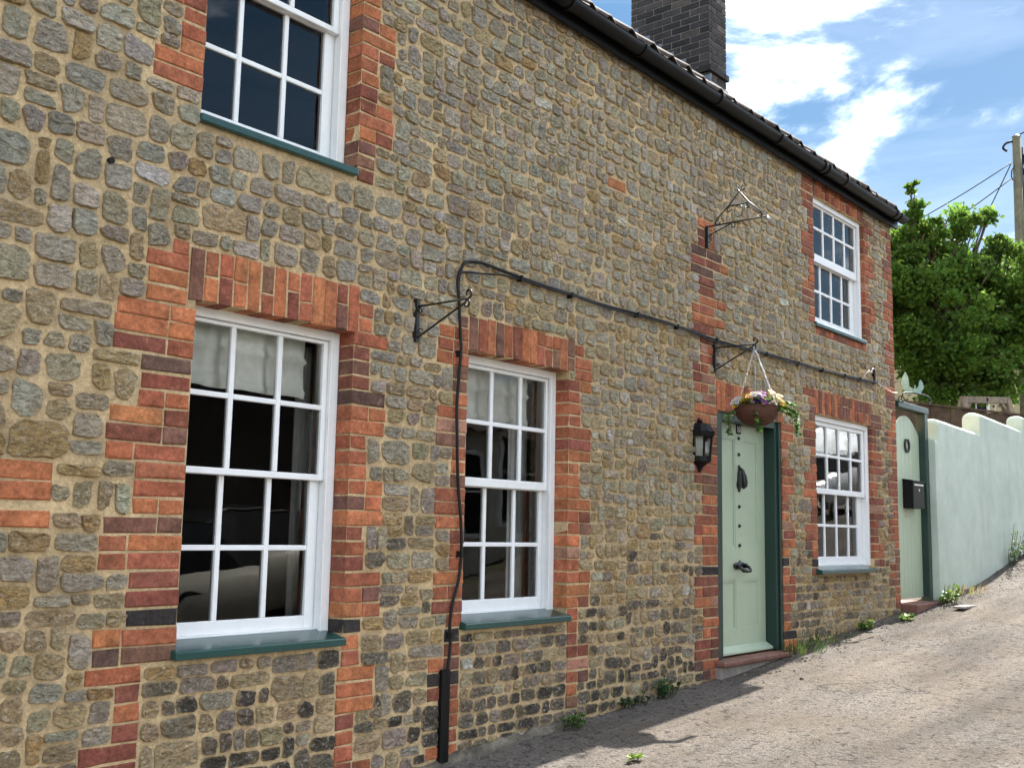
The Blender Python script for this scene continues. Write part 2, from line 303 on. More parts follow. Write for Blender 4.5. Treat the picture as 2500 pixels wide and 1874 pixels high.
# ------------------------------------------------------------------ ground
GX = [-200, -30, 0, 4.3, 5.34, 7.19, 8.1, 10.96, 13.1, 15, 20, 40, 300]
GZ = [-4, -1.6, .04, .294, .356, .445, .54, .755, .97, 1.30, 1.95, 3.6, 8]
def g(x): return sum(float(np.interp(x+d, GX, GZ)) for d in (-.5,-.25,0,.25,.5))/5
def grid(xs, ys, fz):
    b = MB(); nx, ny = len(xs), len(ys)
    for y in ys:
        for x in xs: b.v.append((x, y, fz(x, y)))
    for j in range(ny-1):
        for i in range(nx-1): b.face((j*nx+i, j*nx+i+1, (j+1)*nx+i+1, (j+1)*nx+i))
    return b
def lin(a, b, n): return [a+(b-a)*i/n for i in range(n+1)]
far = grid([-400,-200,-100,-60,-40]+lin(-30,60,90)+[80,120,200,400,800], [-600,-300,-150,-80,-40,-20,-12,-6,-3,0,1,3,6,12,20,40,80,160,300,600], lambda x, y: g(x) - .05 + (0 if y > -5 else 0))
tag(far.build('ground', MT['earth'], smooth=True), None, None, kind='structure')
def rz(x, y):
    n = noise.noise((x*.55, y*.55, 3.3))*.018 + noise.noise((x*2.3, y*2.3, 1.1))*.006
    edge = max(0, 1+y/.35) if y > -.35 else 0
    return g(x) + n + edge*.012 + noise.noise((x*7, y*7, 8.))*.0022
ys = lin(-6.1,-3,18)[:-1] + lin(-3, .3, 66)
rd = grid(lin(-9, 2.5, 60)[:-1] + lin(2.5, 15, 250)[:-1] + lin(15, 32, 60), ys, rz)
tag(rd.build('road', MT['road'], smooth=True), None, None, kind='structure')
# ------------------------------------------------------------------ cottage : openings and brick layout
XL, XR, ZT = -.5, 10.95, 4.78
OPEN = dict(W1=(2.643,3.557,.99,2.458), W2=(2.612,3.535,3.27,4.66), W3=(4.400,5.347,1.01,2.488), W4=(9.02,10.205,3.40,4.575), W5=(8.99,10.29,1.215,2.572), D=(7.218,8.318,.56,2.430))
cottage = empty('stone_cottage', (5.2, 2.4, g(5.2)))
tag(cottage, 'two-storey rubble stone cottage with red brick window surrounds and black gutter', 'house')
CP = .0737
BR = []      # x0,x1,z0,z1,color class or None, soldier flag
def row(xa, xb, zc, pat=None, cls=None):
    z0, z1 = zc-CP/2+.0045, zc+CP/2-.0045; L = xb-xa
    if pat is None:
        n = max(1, round(L/.1165))
        opts = {1:[[1]], 2:[[2],[2],[1,1]], 3:[[2,1],[1,2]], 4:[[2,2],[1,2,1]]}
        pat = rng.choice(opts.get(n, [[2]*(n//2) + ([1] if n % 2 else [])]))
    tot = sum(pat); x = xa
    for i, p in enumerate(pat):
        e = xa + L*sum(pat[:i+1])/tot
        j = .0045
        BR.append([x+(j if i else U(-.004,.004)), e-(j if i < len(pat)-1 else U(-.004,.004)), z0+U(-.0025,.0025), z1+U(-.0025,.0025), cls, 0]); x = e
def jamb(xe, side, ztop, n, narrow, wide, phase, grp=3, zlim=None, xalt=0):
    """toothed quoin running down from ztop, n courses; side -1 goes left of xe"""
    for k in range(n):
        L = (wide if ((k+phase)//grp) % 2 == 0 else narrow) + U(-.008,.008)
        xk = xe if zlim is None or ztop-CP*k < zlim else xalt
        xa, xb = (xe-L, xk) if side < 0 else (xk, xe+L)
        row(xa, xb, ztop-CP*k)
def arch(xa, xb, z0, z1, n):
    p = (xb-xa)/n
    for i in range(n):
        x = xa+p*i; zz = z1 + U(-.006,.006); zb = z0+U(-.003,.003)
        if rng.random() < .3:
            zm = z0+(z1-z0)*U(.4,.62); BR.append([x+.004, x+p-.004, zb, zm-.004, None, 1]); BR.append([x+.004, x+p-.004, zm+.004, zz, None, 1])
        else: BR.append([x+.004, x+p-.004, zb, zz, None, 1])
ST = 2.600
# W1: left jamb then pier below the sill
row(2.516, 2.597, 2.668)
jamb(2.641, -1, ST, 23, .235, .362, 3, zlim=2.43, xalt=2.598)
for k in range(23, 33): row(2.255 if ((k+3)//3) % 2 == 0 else 2.383, 2.493, ST-CP*k)
for k in range(2): row(3.59, 3.672, 2.575-.0737*k)
jamb(3.557, 1, 2.43, 22, .108, .226, 2)
for k in range(22, 31): row(3.531, 3.765 if ((k+2)//3) % 2 == 0 else 3.648, 2.43-CP*k)
arch(2.604, 3.585, 2.456, 2.682, 13)
# W2
jamb(2.612, -1, 4.66, 18, .110, .230, 2); jamb(3.535, 1, 4.66, 20, .115, .232, 4)
# W3
row(4.322, 4.392, 2.64)
jamb(4.400, -1, 2.568, 22, .112, .236, 0); jamb(5.347, 1, 2.55, 21, .115, .236, 0, zlim=2.46, xalt=5.410)
for k in range(22, 31): row(4.385-.236 if (k//3) % 2 == 0 else 4.385-.115, 4.385, 2.568-CP*k)
for k in range(21, 29): row(5.352, 5.575 if (k//3) % 2 == 0 else 5.455, 2.55-CP*k)
row(5.41, 5.50, 2.627)
arch(4.405, 5.405, 2.488, 2.682, 13)
# pier rising beside and above the door
tbl = [(6.945,7.168)]*3 + [(6.842,7.31),(6.842,7.40),(6.842,7.172)] + [(6.955,7.18)]*2 + [(6.96,7.36),(6.852,7.185),(6.852,7.345),(6.855,7.19)] + [(6.972,7.198)]*3 + [(6.865,7.09),(6.868,7.19),(6.868,7.085),(6.985,7.19)]
for k, (a, b) in enumerate(tbl): row(a, b, 3.825-CP*k, cls='plum' if k in (3,5) else None)
jamb(7.216, -1, 2.415, 28, .225, .338, 1)
arch(7.2, 8.34, 2.432, 2.648, 15)
jamb(8.318, 1, 2.395, 26, .112, .215, 1)
# W5, W4
jamb(8.99, -1, 2.75, 22, .125, .245, 2); jamb(10.29, 1, 2.66, 20, .115, .245, 1)
arch(8.995, 10.285, 2.576, 2.79, 19)
jamb(9.02, -1, 4.52, 16, .125, .250, 1); jamb(10.205, 1, 4.60, 17, .110, .230, 1)
arch(9.02, 10.2, 4.578, 4.74, 17); row(8.78, 9.01, 4.68); row(8.78, 9.01, 4.607)
for k in range(12): row(9.03+.098*k, 9.03+.098*(k+1), 3.325, [1])
# corner quoin
jamb(XR-.004, -1, 4.60, 52, .125, .255, 2)
# stray bricks
row(5.748, 5.965, 3.822, [1], 'orange'); 
for zc in (1.690, 1.612, 1.508): row(1.835, 2.062, zc, [2], 'orange')
row(2.05, 2.27, 3.60, [2], 'plum') if False else None
BPAL = dict(orange=(.42,.146,.064), red=(.335,.108,.056), deep=(.23,.076,.048), brown=(.20,.094,.064), plum=(.13,.072,.056), dark=(.042,.034,.032), pink=(.37,.185,.125))
def bcol(b):
    c = b[4]
    if c is None:
        x, z = (b[0]+b[1])/2, (b[2]+b[3])/2
        wts = dict(orange=26, red=36, deep=20, brown=12, plum=2.5, dark=1.2, pink=3)
        if z-g(x) < 1.0: wts.update(dark=5, deep=28, plum=6, brown=16)
        if x > 8.8: wts.update(orange=8, deep=34, brown=18)
        if b[5]: wts.update(dark=0, plum=1, orange=40)
        c = rng.choices(list(wts), list(wts.values()))[0]
    k = U(.85, 1.15); p = BPAL[c]
    return tuple(max(.01, v*k*U(.94,1.06)) for v in p)
# ------------------------------------------------------------------ rubble packing (skyline fill round bricks and openings)
RES = .01; nx = int((XR-XL-.02)/RES); nz = int(4.72/RES)
occ = np.zeros((nx, nz+2), bool); occ[:, nz:] = True
def mark(x0, x1, z0, z1, gx=.0, gz=.0):
    a = max(0, int(math.floor((x0-XL-gx)/RES+.5))); b = min(nx, int(math.ceil((x1-XL+gx)/RES-.5)))
    c = max(0, int(math.floor((z0-gz)/RES+.5))); d = min(nz, int(math.ceil((z1+gz)/RES-.5)))
    if b > a and d > c: occ[a:b, c:d] = True
for b in BR: mark(b[0], b[1], b[2], b[3], .004, .004)
for k, o in OPEN.items(): mark(o[0], o[1], o[2]-(.06 if k != 'D' else 1.0), o[3], .004, .0)
sky_ = np.array([int((g(XL+i*RES)-.14)/RES) for i in range(nx)]); sky_ = np.maximum(sky_, 0)
def settle(i):
    while sky_[i] < nz and occ[i, sky_[i]]: sky_[i] += 1
for i in range(nx): settle(i)
STN = []; guard = 0
def bigzone(x, z): return x < 3.0 and 1.2 < z < 3.5
while guard < 60000:
    guard += 1
    c = int(np.argmin(sky_)); zb = int(sky_[c])
    if zb >= nz: break
    a = c
    while a > 0 and abs(sky_[a-1]-zb) <= 2 and not occ[a-1, min(nz, zb+3)]: a -= 1
    b = c+1
    while b < nx and abs(sky_[b]-zb) <= 2 and not occ[b, min(nz, zb+3)]: b += 1
    run = b-a; x = XL+(a+b)/2*RES; z = zb*RES
    if run < 5:
        l = sky_[a-1] if a > 0 else 9999; r = sky_[b] if b < nx else 9999
        new = max(zb+1, min(max(l, zb+1), max(r, zb+1)))
        if new > zb+6 and run >= 3:
            new = zb+6
        sky_[a:b] = np.minimum(new, nz)
        for i in range(a, b): settle(i)
        continue
    far_ = x > 5
    if bigzone(x, z): wt = rng.choice((8,10,12,13,15,17,19,24))
    elif x < 5: wt = rng.choice((7,9,10,11,12,14,15,18))
    else: wt = rng.choice((7,8,9,10,11,12,14,16))
    if run > wt*1.5 and run-wt >= 6:
        l = sky_[a-1] if a > 0 else 9999; r = sky_[b] if b < nx else 9999
        if l > r or rng.random() < .3: b = a+wt
        else: a = b-wt
    base = int(max(sky_[a:b])); H = nz
    for i in range(a, b):
        up = occ[i, base:nz+1]; k = int(np.argmax(up)) if up.any() else nz-base; H = min(H, k)
    if H < 4:
        for i in range(a, b): sky_[i] = min(nz, base+max(1, H)); settle(i)
        continue
    h = rng.choice((6,7,8,8,9,9,10,12)) if not bigzone(x, z) else rng.choice((8,9,10,11,13,15))
    if (b-a) > 17: h = max(h, 9)
    if z-g(x) < 1.0 and x > 4: h = rng.choice((6,7,7,8,8,9,10))
    for nb in ((a-1,) if a > 0 else ()) + ((b,) if b < nx else ()):
        if abs(int(sky_[nb])-(base+h)) <= 3 and sky_[nb]-base >= 5: h = int(sky_[nb])-base; break
    if H-h < 5: h = H if H <= 16 else H-6
    STN.append((XL+a*RES, XL+b*RES, base*RES, (base+h)*RES))
    sky_[a:b] = base+h
    for i in range(a, b): settle(i)
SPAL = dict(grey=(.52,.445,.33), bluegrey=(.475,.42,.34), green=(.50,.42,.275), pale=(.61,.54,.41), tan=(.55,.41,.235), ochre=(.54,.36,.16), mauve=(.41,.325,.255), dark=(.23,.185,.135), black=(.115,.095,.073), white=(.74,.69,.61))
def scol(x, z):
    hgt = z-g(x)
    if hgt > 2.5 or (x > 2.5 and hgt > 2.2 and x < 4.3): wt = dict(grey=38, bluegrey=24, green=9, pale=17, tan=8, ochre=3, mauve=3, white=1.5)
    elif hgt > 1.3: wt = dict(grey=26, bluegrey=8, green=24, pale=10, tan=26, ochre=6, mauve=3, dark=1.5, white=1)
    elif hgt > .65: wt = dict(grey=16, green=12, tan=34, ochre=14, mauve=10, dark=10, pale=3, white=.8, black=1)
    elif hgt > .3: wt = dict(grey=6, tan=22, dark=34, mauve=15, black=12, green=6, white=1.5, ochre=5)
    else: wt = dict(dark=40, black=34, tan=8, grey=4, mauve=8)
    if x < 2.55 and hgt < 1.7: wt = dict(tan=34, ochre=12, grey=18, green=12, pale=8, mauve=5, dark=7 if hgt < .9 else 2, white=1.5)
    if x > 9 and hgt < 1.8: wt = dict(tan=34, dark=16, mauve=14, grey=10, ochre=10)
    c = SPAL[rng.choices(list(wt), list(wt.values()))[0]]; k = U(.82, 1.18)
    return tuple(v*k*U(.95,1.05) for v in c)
def hgt_low(x, z): return z-g(x) < .3
def add_stone(B, s, near):
    x0, x1, z0, z1 = s; m_ = U(.0,.0065); x0 += m_; x1 -= U(.0,.0065); z0 += U(.0,.0055); z1 -= U(.0,.0055)
    cx, cz = (x0+x1)/2, (z0+z1)/2; w_, h_ = (x1-x0)/2, (z1-z0)/2
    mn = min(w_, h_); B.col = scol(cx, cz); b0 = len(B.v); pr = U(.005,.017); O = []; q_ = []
    for sx, sz in ((1,1),(-1,1),(-1,-1),(1,-1)):        # four pulled-in corners, each knocked off
        kx, kz = sx*(w_-mn*max(0, rng.gauss(.08,.15))), sz*(h_-mn*max(0, rng.gauss(.06,.12))); cu = mn*U(.10,.60)
        a_, b_ = (kx, kz-sz*cu*U(.6,1.2)), (kx-sx*cu*U(.6,1.4), kz); q_ += [a_, b_] if sx*sz > 0 else [b_, a_]
    per = [math.dist(q_[i], q_[(i+1) % 8]) for i in range(8)]; tot = sum(per); n = 22 if near else 13
    for i in range(n):
        s_ = tot*(i+U(-.2,.2))/n % tot; k = 0
        while s_ > per[k]: s_ -= per[k]; k = (k+1) % 8
        t = s_/max(per[k], 1e-6); a_, b_ = q_[k], q_[(k+1) % 8]; px, pz = a_[0]+(b_[0]-a_[0])*t, a_[1]+(b_[1]-a_[1])*t
        r_ = 1+U(-.07,.02); px += math.copysign(mn, px)*U(-.08,.035); pz += math.copysign(mn, pz)*U(-.08,.035)
        O.append((px, pz))
    pr *= .75 if hgt_low(cx, cz) else 1
    tiltx, tiltz = U(-.09,.09), U(-.09,.09)
    rings = ((1.0, .014), (.995, -pr*.45), (.93, -pr), (.52, -pr)) if near else ((1.0, .014), (.99, -pr*.5), (.86, -pr))
    for q, (k, y) in enumerate(rings):
        for px, pz in O:
            jy = 0 if q == 0 else U(-.002,.002) if q == 1 else U(-.0055,.0045)
            B.e.append((1.0, .92, .42, 0.0)[q] if near else (1.0, .9, .4)[q])
            B.v.append((cx+px*k, min(y + jy + (tiltx*px + tiltz*pz)*(1 if q > 1 else .3 if q else 0), -.001 if q else 9), cz+pz*k))
    for q in range(len(rings)-1):
        for i in range(n):
            a = b0+q*n+i; c = b0+q*n+(i+1) % n; B.face((a, a+n, c+n, c))
    e = b0+(len(rings)-1)*n; B.e.append(0.0); B.v.append((cx, -pr-U(-.003,.005), cz)); ce = len(B.v)-1
    for i in range(n): B.face((e+i, ce, e+(i+1) % n))
    return (cx, 0, cz)
def add_brick(B, b, y1=.105):
    x0, x1, z0, z1 = b[:4]; yf = -U(.003,.009); j = lambda: U(-.0030,.0030); c = .0055
    B.col = bcol(b); b0 = len(B.v)
    for (x, z) in ((x0,z0),(x1,z0),(x1,z1),(x0,z1)):
        sx = 1 if x == x0 else -1; sz = 1 if z == z0 else -1
        B.v += [(x+sx*c+j(), yf+j()*.6, z+sz*c+j()), (x+j(), yf+c+j()*.5, z+j()), (x, y1, z)]
    B.face((b0, b0+3, b0+6, b0+9))
    for i in range(4):
        k = (i+1) % 4
        for r in (0, 1): B.face((b0+i*3+r, b0+i*3+r+1, b0+k*3+r+1, b0+k*3+r))
    B.face((b0+2, b0+11, b0+8, b0+5))
    return ((x0+x1)/2, 0, (z0+z1)/2)
def shown(x0, x1, z0, z1):
    """apparent size in the photograph, 0 when out of frame"""
    d = Vector(((x0+x1)/2, 0, (z0+z1)/2)) - CAMP; dep = d.dot(FW); px = d.dot(RT)/dep*FPX; py = d.dot(UP)/dep*FPX
    if abs(px) > 1250 or abs(py) > 937: return 0
    return (x1-x0)*(z1-z0)*3.95/dep**3
# wall body in mortar, openings cut, reveals returned 0.3 m
bx_ = sorted({XL, XR} | {v for o in OPEN.values() for v in o[:2]}); bz_ = sorted({-.6, ZT} | {v for o in OPEN.values() for v in o[2:]})
def fine(v, st):
    o = []
    for a, b in zip(v[:-1], v[1:]):
        n = max(1, int(round((b-a)/st))); o += [a+(b-a)*i/n for i in range(n)]
    return o+[v[-1]]
fx, fz = fine(bx_, .055), fine(bz_, .055)
def inop(x, z): return any(o[0] < x < o[1] and o[2] < z < o[3] for o in OPEN.values())
WB = MB(); vid = {}
def vv(i, k):
    if (i, k) not in vid:
        x, z = fx[i], fz[k]
        on = any(o[0]-.001 <= x <= o[1]+.001 and o[2]-.001 <= z <= o[3]+.001 for o in OPEN.values())
        y = 0 if on else noise.noise((x*7, 0, z*7))*.0032+.0015
        vid[(i, k)] = len(WB.v); WB.v.append((x, y, z))
    return vid[(i, k)]
for i in range(len(fx)-1):
    for k in range(len(fz)-1):
        if not inop((fx[i]+fx[i+1])/2, (fz[k]+fz[k+1])/2): WB.face((vv(i,k), vv(i+1,k), vv(i+1,k+1), vv(i,k+1)))
for o in OPEN.values():
    x0, x1, z0, z1 = o
    WB.poly([(x0-.004,0,z0),(x0-.004,0,z1),(x0-.004,.3,z1),(x0-.004,.3,z0)]); WB.poly([(x1+.004,0,z0),(x1+.004,.3,z0),(x1+.004,.3,z1),(x1+.004,0,z1)])
    WB.poly([(x0,0,z1),(x1,0,z1),(x1,.3,z1),(x0,.3,z1)]); WB.poly([(x0,0,z0),(x0,.3,z0),(x1,.3,z0),(x1,0,z0)])
WB.poly([(XR,0,-.6),(XR,4.8,-.6),(XR,4.8,ZT),(XR,0,ZT)]); WB.poly([(XR,0,ZT),(XR,4.8,ZT),(XR,2.4,ZT+2.05)])
WB.poly([(XL,0,-.6),(XL,0,ZT),(XL,4.8,ZT),(XL,4.8,-.6)]); WB.poly([(XL,0,ZT),(XL,2.4,ZT+2.05),(XL,4.8,ZT)])
WB.poly([(XL,4.8,-.6),(XL,4.8,ZT),(XR,4.8,ZT),(XR,4.8,-.6)])
wall = WB.build('wall', MT['mortar'], cottage, origin=(5.2, 0, 2.3))
wall['label'] = 'sandy mortar wall set with grey and tan rubble stones'
# stones and bricks : the 300 largest of each stand alone, the rest are joined
for lst, adder, nm, many, mt, sm in ((STN, add_stone, 'stone', 'rubble_stones', 'stone', False), (BR, add_brick, 'brick', 'quoin_bricks', 'brick', False)):
    order = sorted(range(len(lst)), key=lambda i: -shown(*lst[i][:4])); solo = set(order[:300])
    rest = MB()
    for i, s in enumerate(lst):
        args = ((s[0] < 5.2),) if nm == 'stone' else ()
        if i in solo:
            B = MB(); c = adder(B, s, *args); B.build(nm, MT[mt], wall, smooth=sm, tint=True, origin=c)
        else: adder(rest, s, *args)
    ob = rest.build(many, MT[mt], wall, smooth=sm, tint=True, origin=(5.2, 0, 2.3)); ob['kind'] = 'stuff'
print('stones', len(STN), 'bricks', len(BR))
# cement fillet along the wall foot
B = MB(); xs_ = lin(3.2, 5.36, 60)
for x in xs_:
    h_ = .045+.05*noise.noise((x*2.3, 1., 0.))+.025*noise.noise((x*9, 1., 0.)); z = g(x)
    wv = .015*noise.noise((x*8, 3., 0.)); B.v += [(x, -.06-.03*noise.noise((x*3, 5., 0.)), z-.03), (x, -.045+wv, z+.012), (x, -.024+wv*.6, z+h_*.75), (x, -.004, z+h_), (x, .01, z+h_)]
for i in range(60):
    for k in range(4): B.face((i*5+k, (i+1)*5+k, (i+1)*5+k+1, i*5+k+1))
B.build('cement_fillet', MT['fillet'], cottage, smooth=True, origin=(4.3, 0, g(4.3)))
# ------------------------------------------------------------------ rooms behind the glass
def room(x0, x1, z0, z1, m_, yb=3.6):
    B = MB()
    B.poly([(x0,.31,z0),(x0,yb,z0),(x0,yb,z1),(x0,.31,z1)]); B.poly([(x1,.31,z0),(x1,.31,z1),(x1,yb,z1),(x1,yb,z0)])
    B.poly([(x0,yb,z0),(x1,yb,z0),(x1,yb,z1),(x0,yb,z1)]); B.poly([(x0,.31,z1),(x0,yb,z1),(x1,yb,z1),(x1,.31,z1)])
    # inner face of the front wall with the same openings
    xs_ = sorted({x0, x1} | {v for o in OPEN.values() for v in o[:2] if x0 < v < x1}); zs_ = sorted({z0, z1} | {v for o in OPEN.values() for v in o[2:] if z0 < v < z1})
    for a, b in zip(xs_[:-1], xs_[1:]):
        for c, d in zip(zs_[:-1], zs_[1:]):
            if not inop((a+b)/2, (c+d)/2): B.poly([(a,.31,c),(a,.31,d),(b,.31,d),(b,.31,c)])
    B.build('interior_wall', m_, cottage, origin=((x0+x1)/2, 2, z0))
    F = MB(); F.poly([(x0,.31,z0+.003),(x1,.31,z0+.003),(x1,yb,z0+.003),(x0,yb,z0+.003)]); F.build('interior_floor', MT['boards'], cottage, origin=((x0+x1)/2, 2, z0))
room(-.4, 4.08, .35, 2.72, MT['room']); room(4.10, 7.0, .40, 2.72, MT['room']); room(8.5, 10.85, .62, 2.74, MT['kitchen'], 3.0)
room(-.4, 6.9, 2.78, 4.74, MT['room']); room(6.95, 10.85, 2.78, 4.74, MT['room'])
# ------------------------------------------------------------------ sash windows
def window(key, X0, X1, Z0, Z1, yf, ux, uz, lx, lz, sill, label, ft=.045, meet=.03, blind=None, gap=.036, curtain=None):
    """ux/uz glass boundaries of the upper sash, lx/lz of the lower one (behind)"""
    B = MB(); d = .12
    B.box(X0, X0+ft, yf, yf+d, Z0, Z1); B.box(X1-ft, X1, yf, yf+d, Z0, Z1)
    B.box(X0+ft, X1-ft, yf, yf+d, Z1-ft, Z1); B.box(X0+ft, X1-ft, yf+.03, yf+d, Z0, Z0+.02)
    B.box(X0+ft, X0+ft+.012, yf-.006, yf+.016, Z0, Z1-ft); B.box(X1-ft-.012, X1-ft, yf-.006, yf+.016, Z0, Z1-ft)
    fr = B.build('sash_window', MT['white'], cottage, origin=((X0+X1)/2, yf, Z0)); smooth_edges(fr, .003); fr['label'] = label
    bw = .013
    def sash(nm, gx, gz, y, o0, o1, oz0, oz1):
        S = MB(); t = .034
        S.box(o0, gx[0], y, y+t, oz0, oz1); S.box(gx[-1], o1, y, y+t, oz0, oz1)
        S.box(gx[0], gx[-1], y+.001, y+t-.001, oz0, gz[0]); S.box(gx[0], gx[-1], y+.001, y+t-.001, gz[-1], oz1)
        for v in gx[1:-1]: S.box(v-bw, v+bw, y+.003, y+t-.003, gz[0], gz[-1])
        for v in gz[1:-1]:
            for a, b in zip(gx[:-1], gx[1:]):
                S.box(a+(bw if a != gx[0] else 0), b-(bw if b != gx[-1] else 0), y+.004, y+t-.004, v-bw*.95, v+bw*.95)
        so_ = S.build(nm, MT['white'], fr, origin=((o0+o1)/2, y, oz0)); smooth_edges(so_, .004)
        for a, b in zip(gx[:-1], gx[1:]):
            for c, e in zip(gz[:-1], gz[1:]):
                G = MB(); ty, tz = U(-.0016,.0016), U(-.0016,.0016); yy = y+.017
                G.poly([(a, yy-ty-tz, c), (b, yy+ty-tz, c), (b, yy+ty+tz, e), (a, yy-ty+tz, e)])
                G.build('pane', MT['glass'], fr, origin=((a+b)/2, yy, (c+e)/2))
    sash('upper_sash', ux, uz, yf+.02, X0+ft+.002, X1-ft-.002, uz[0]-meet, Z1-ft-.002)
    sash('lower_sash', lx, lz, yf+.02+gap, X0+ft+.002, X1-ft-.002, Z0+.02, lz[-1]+.028)
    s0, s1, yo, zf = sill
    S = MB(); t = .036
    S.hexa([(s0,yo,zf-t),(s1,yo,zf-t),(s1,yf+.05,zf-t),(s0,yf+.05,zf-t),(s0,yo,zf),(s1,yo,zf),(s1,yf+.05,zf+.035),(s0,yf+.05,zf+.035)])
    so_ = S.build('window_sill', MT['sill'], fr, origin=((s0+s1)/2, yo, zf-t)); smooth_edges(so_, .006)
    if curtain:
        c0, c1, yc = curtain; K = MB(); nn = 30
        for z in (Z0+.02, Z1-ft):
            for i in range(nn+1): x = c0+(c1-c0)*i/nn; K.v.append((x, yc+.014*math.sin(i*1.25)+.006*math.sin(i*2.9), z))
        for i in range(nn): K.face((i, i+1, nn+2+i, nn+1+i))
        K.build('curtain', MT['curtain'], fr, smooth=True, origin=((c0+c1)/2, yc, Z0))
    if blind:
        b0, b1, zb, yb = blind; K = MB(); nn = 40; st = [(Z1-ft, 0), (zb+.21, .006), (zb+.18, -.016), (zb+.165, .010), (zb+.05, .004), (zb+.03, -.010), (zb, .0)]
        for z, oy in st:
            for i in range(nn+1):
                x = b0+(b1-b0)*i/nn; K.v.append((x, yb+oy+.006*math.sin(x*31+z*3)+.004*math.sin(x*77), z+.004*math.sin(x*23)))
        for j in range(len(st)-1):
            for i in range(nn): K.face((j*(nn+1)+i, j*(nn+1)+i+1, (j+1)*(nn+1)+i+1, (j+1)*(nn+1)+i))
        K.build('blind', MT['blind'], fr, smooth=True, origin=((b0+b1)/2, yb, zb))
    return fr
X1_ = [2.685, 2.940, 3.208, 3.471]; XL1 = [2.69, 2.94, 3.208, 3.449]
window('W1', 2.60, 3.553, 1.0, 2.458, .10, X1_, [1.752,2.078,2.394], XL1, [1.079,1.399,1.722], (2.62,3.545,-.045,.983), 'nearest ground floor window, twelve panes with cream blind half lowered', blind=(2.655,3.445,2.125,.225), curtain=(3.50,3.62,.36))
s_ = 2.289
window('W2', 2.572, 3.531, 3.292, 4.75, .10, [v-.03 for v in X1_], [v+s_ for v in (1.752,2.078,2.394)], [v-.03 for v in XL1], [v+s_ for v in (1.085,1.399,1.722)], (2.60,3.52,-.03,3.276), 'upper window at the left reflecting blue sky and a roofline')
window('W3', 4.415, 5.345, 1.02, 2.486, .10, [4.503,4.758,5.027,5.270], [1.795,2.112,2.418], [4.51,4.758,5.027,5.262], [1.107,1.418,1.741], (4.385,5.335,-.05,1.005), 'middle ground floor window beside the black cable', blind=(4.47,5.20,2.135,.225), meet=.05, curtain=(5.20,5.38,.36))
window('W4', 9.03, 10.2, 3.42, 4.574, .035, [9.115,9.375,9.625,9.875,10.12], [4.065,4.31,4.512], [9.12,9.375,9.625,9.875,10.06], [3.49,3.735,3.985], (9.0,10.17,-.03,3.392), 'far upper window of sixteen panes under the gutter', meet=.075)
window('W5', 9.0, 10.285, 1.235, 2.570, .035, [9.098,9.371,9.641,9.914,10.176], [1.928,2.224,2.485], [9.105,9.371,9.641,9.914,10.12], [1.322,1.600,1.880], (8.93,10.18,-.07,1.212), 'far ground floor window of sixteen panes beside the gate', meet=.05, blind=(9.07,10.05,2.27,.16))
# ------------------------------------------------------------------ front door
LY = .12; l0, l1, d0, d1 = 7.338, 8.230, .600, 2.372
B = MB()
B.box(7.222, l0, .022, .17, .59, 2.426); B.box(l1, 8.314, .022, .17, .59, 2.426); B.box(l0, l1, .022, .17, d1, 2.426)
B.box(7.222, 7.262, .006, .022, .59, 2.426); B.box(8.276, 8.314, .006, .022, .59, 2.426)
B.box(l0-.0, l0+.016, .165, .185, .59, d1); B.box(l1-.016, l1, .165, .185, .59, d1)
df = B.build('door_frame', MT['dgreen'], cottage, origin=(7.77, .02, .59)); smooth_edges(df, .004)
B = MB(); cxs = [l0+.003, 7.455, 7.728, 7.840, 8.113, l1-.003]; zrow = [d0, .775, 1.155, 1.395, 2.262, d1-.003]
for i in range(5):
    for k in range(5):
        pan = i in (1, 3) and k in (1, 3)
        if not pan: B.box(cxs[i], cxs[i+1], LY, LY+.044, zrow[k], zrow[k+1])
        else:
            a, b, c, d = cxs[i], cxs[i+1], zrow[k], zrow[k+1]
            B.box(a, b, LY+.012, LY+.036, c, d)
            B.box(a, a+.018, LY+.004, LY+.013, c, d); B.box(b-.018, b, LY+.004, LY+.013, c, d); B.box(a+.018, b-.018, LY+.004, LY+.013, c, c+.018); B.box(a+.018, b-.018, LY+.004, LY+.013, d-.018, d)
door = B.build('door', MT['sage'], cottage, origin=(7.784, LY, d0)); door['label'] = 'sage green panelled front door with black ironware'
B = MB(); B.hexa([(l0+.002,.055,.600),(l1-.002,.055,.600),(l1-.002,LY,.600),(l0+.002,LY,.600),(l0+.002,.055,.618),(l1-.002,.055,.618),(l1-.002,LY,.655),(l0+.002,LY,.655)])
smooth_edges(B.build('weather_bar', MT['sage'], door, origin=(7.784,.06,.6)), .003)
DX = 7.784
for z in (2.262, 2.133, 1.721, 1.571, 1.418):
    B = MB(); B.lathe([(.0005,.017),(.008,.016),(.014,.008),(.015,.002),(.012,0)], n=12)
    B.v = [(DX+a, LY-c, z+b) for a, b, c in B.v]; B.build('stud', MT['iron'], door, smooth=True, origin=(DX, LY, z))
# knocker: backplate, a robed figure-like drop handle narrowing to a point
B = MB(); pts = []
zs_ = [(2.050,.006),(2.035,.012),(2.02,.008),(2.005,.016),(1.985,.024),(1.96,.030),(1.93,.033),(1.90,.038),(1.875,.034),(1.86,.018),(1.845,.010),(1.836,.004)]
prof = [(DX-r*(.8 if z > 1.9 else 1), z) for z, r in zs_] + [(DX+r*1.15, z) for z, r in zs_[::-1]]
B.prism(prof, LY-.012, LY)
B.tube([(DX,LY-.012,2.03),(DX+.004,LY-.035,2.005),(DX+.010,LY-.045,1.96),(DX+.014,LY-.048,1.915),(DX+.016,LY-.044,1.885),(DX+.006,LY-.036,1.862)], [.009,.014,.02,.024,.022,.008], 10)
smooth_edges(B.build('knocker', MT['iron'], door, smooth=False, origin=(DX, LY, 1.94)), .003)
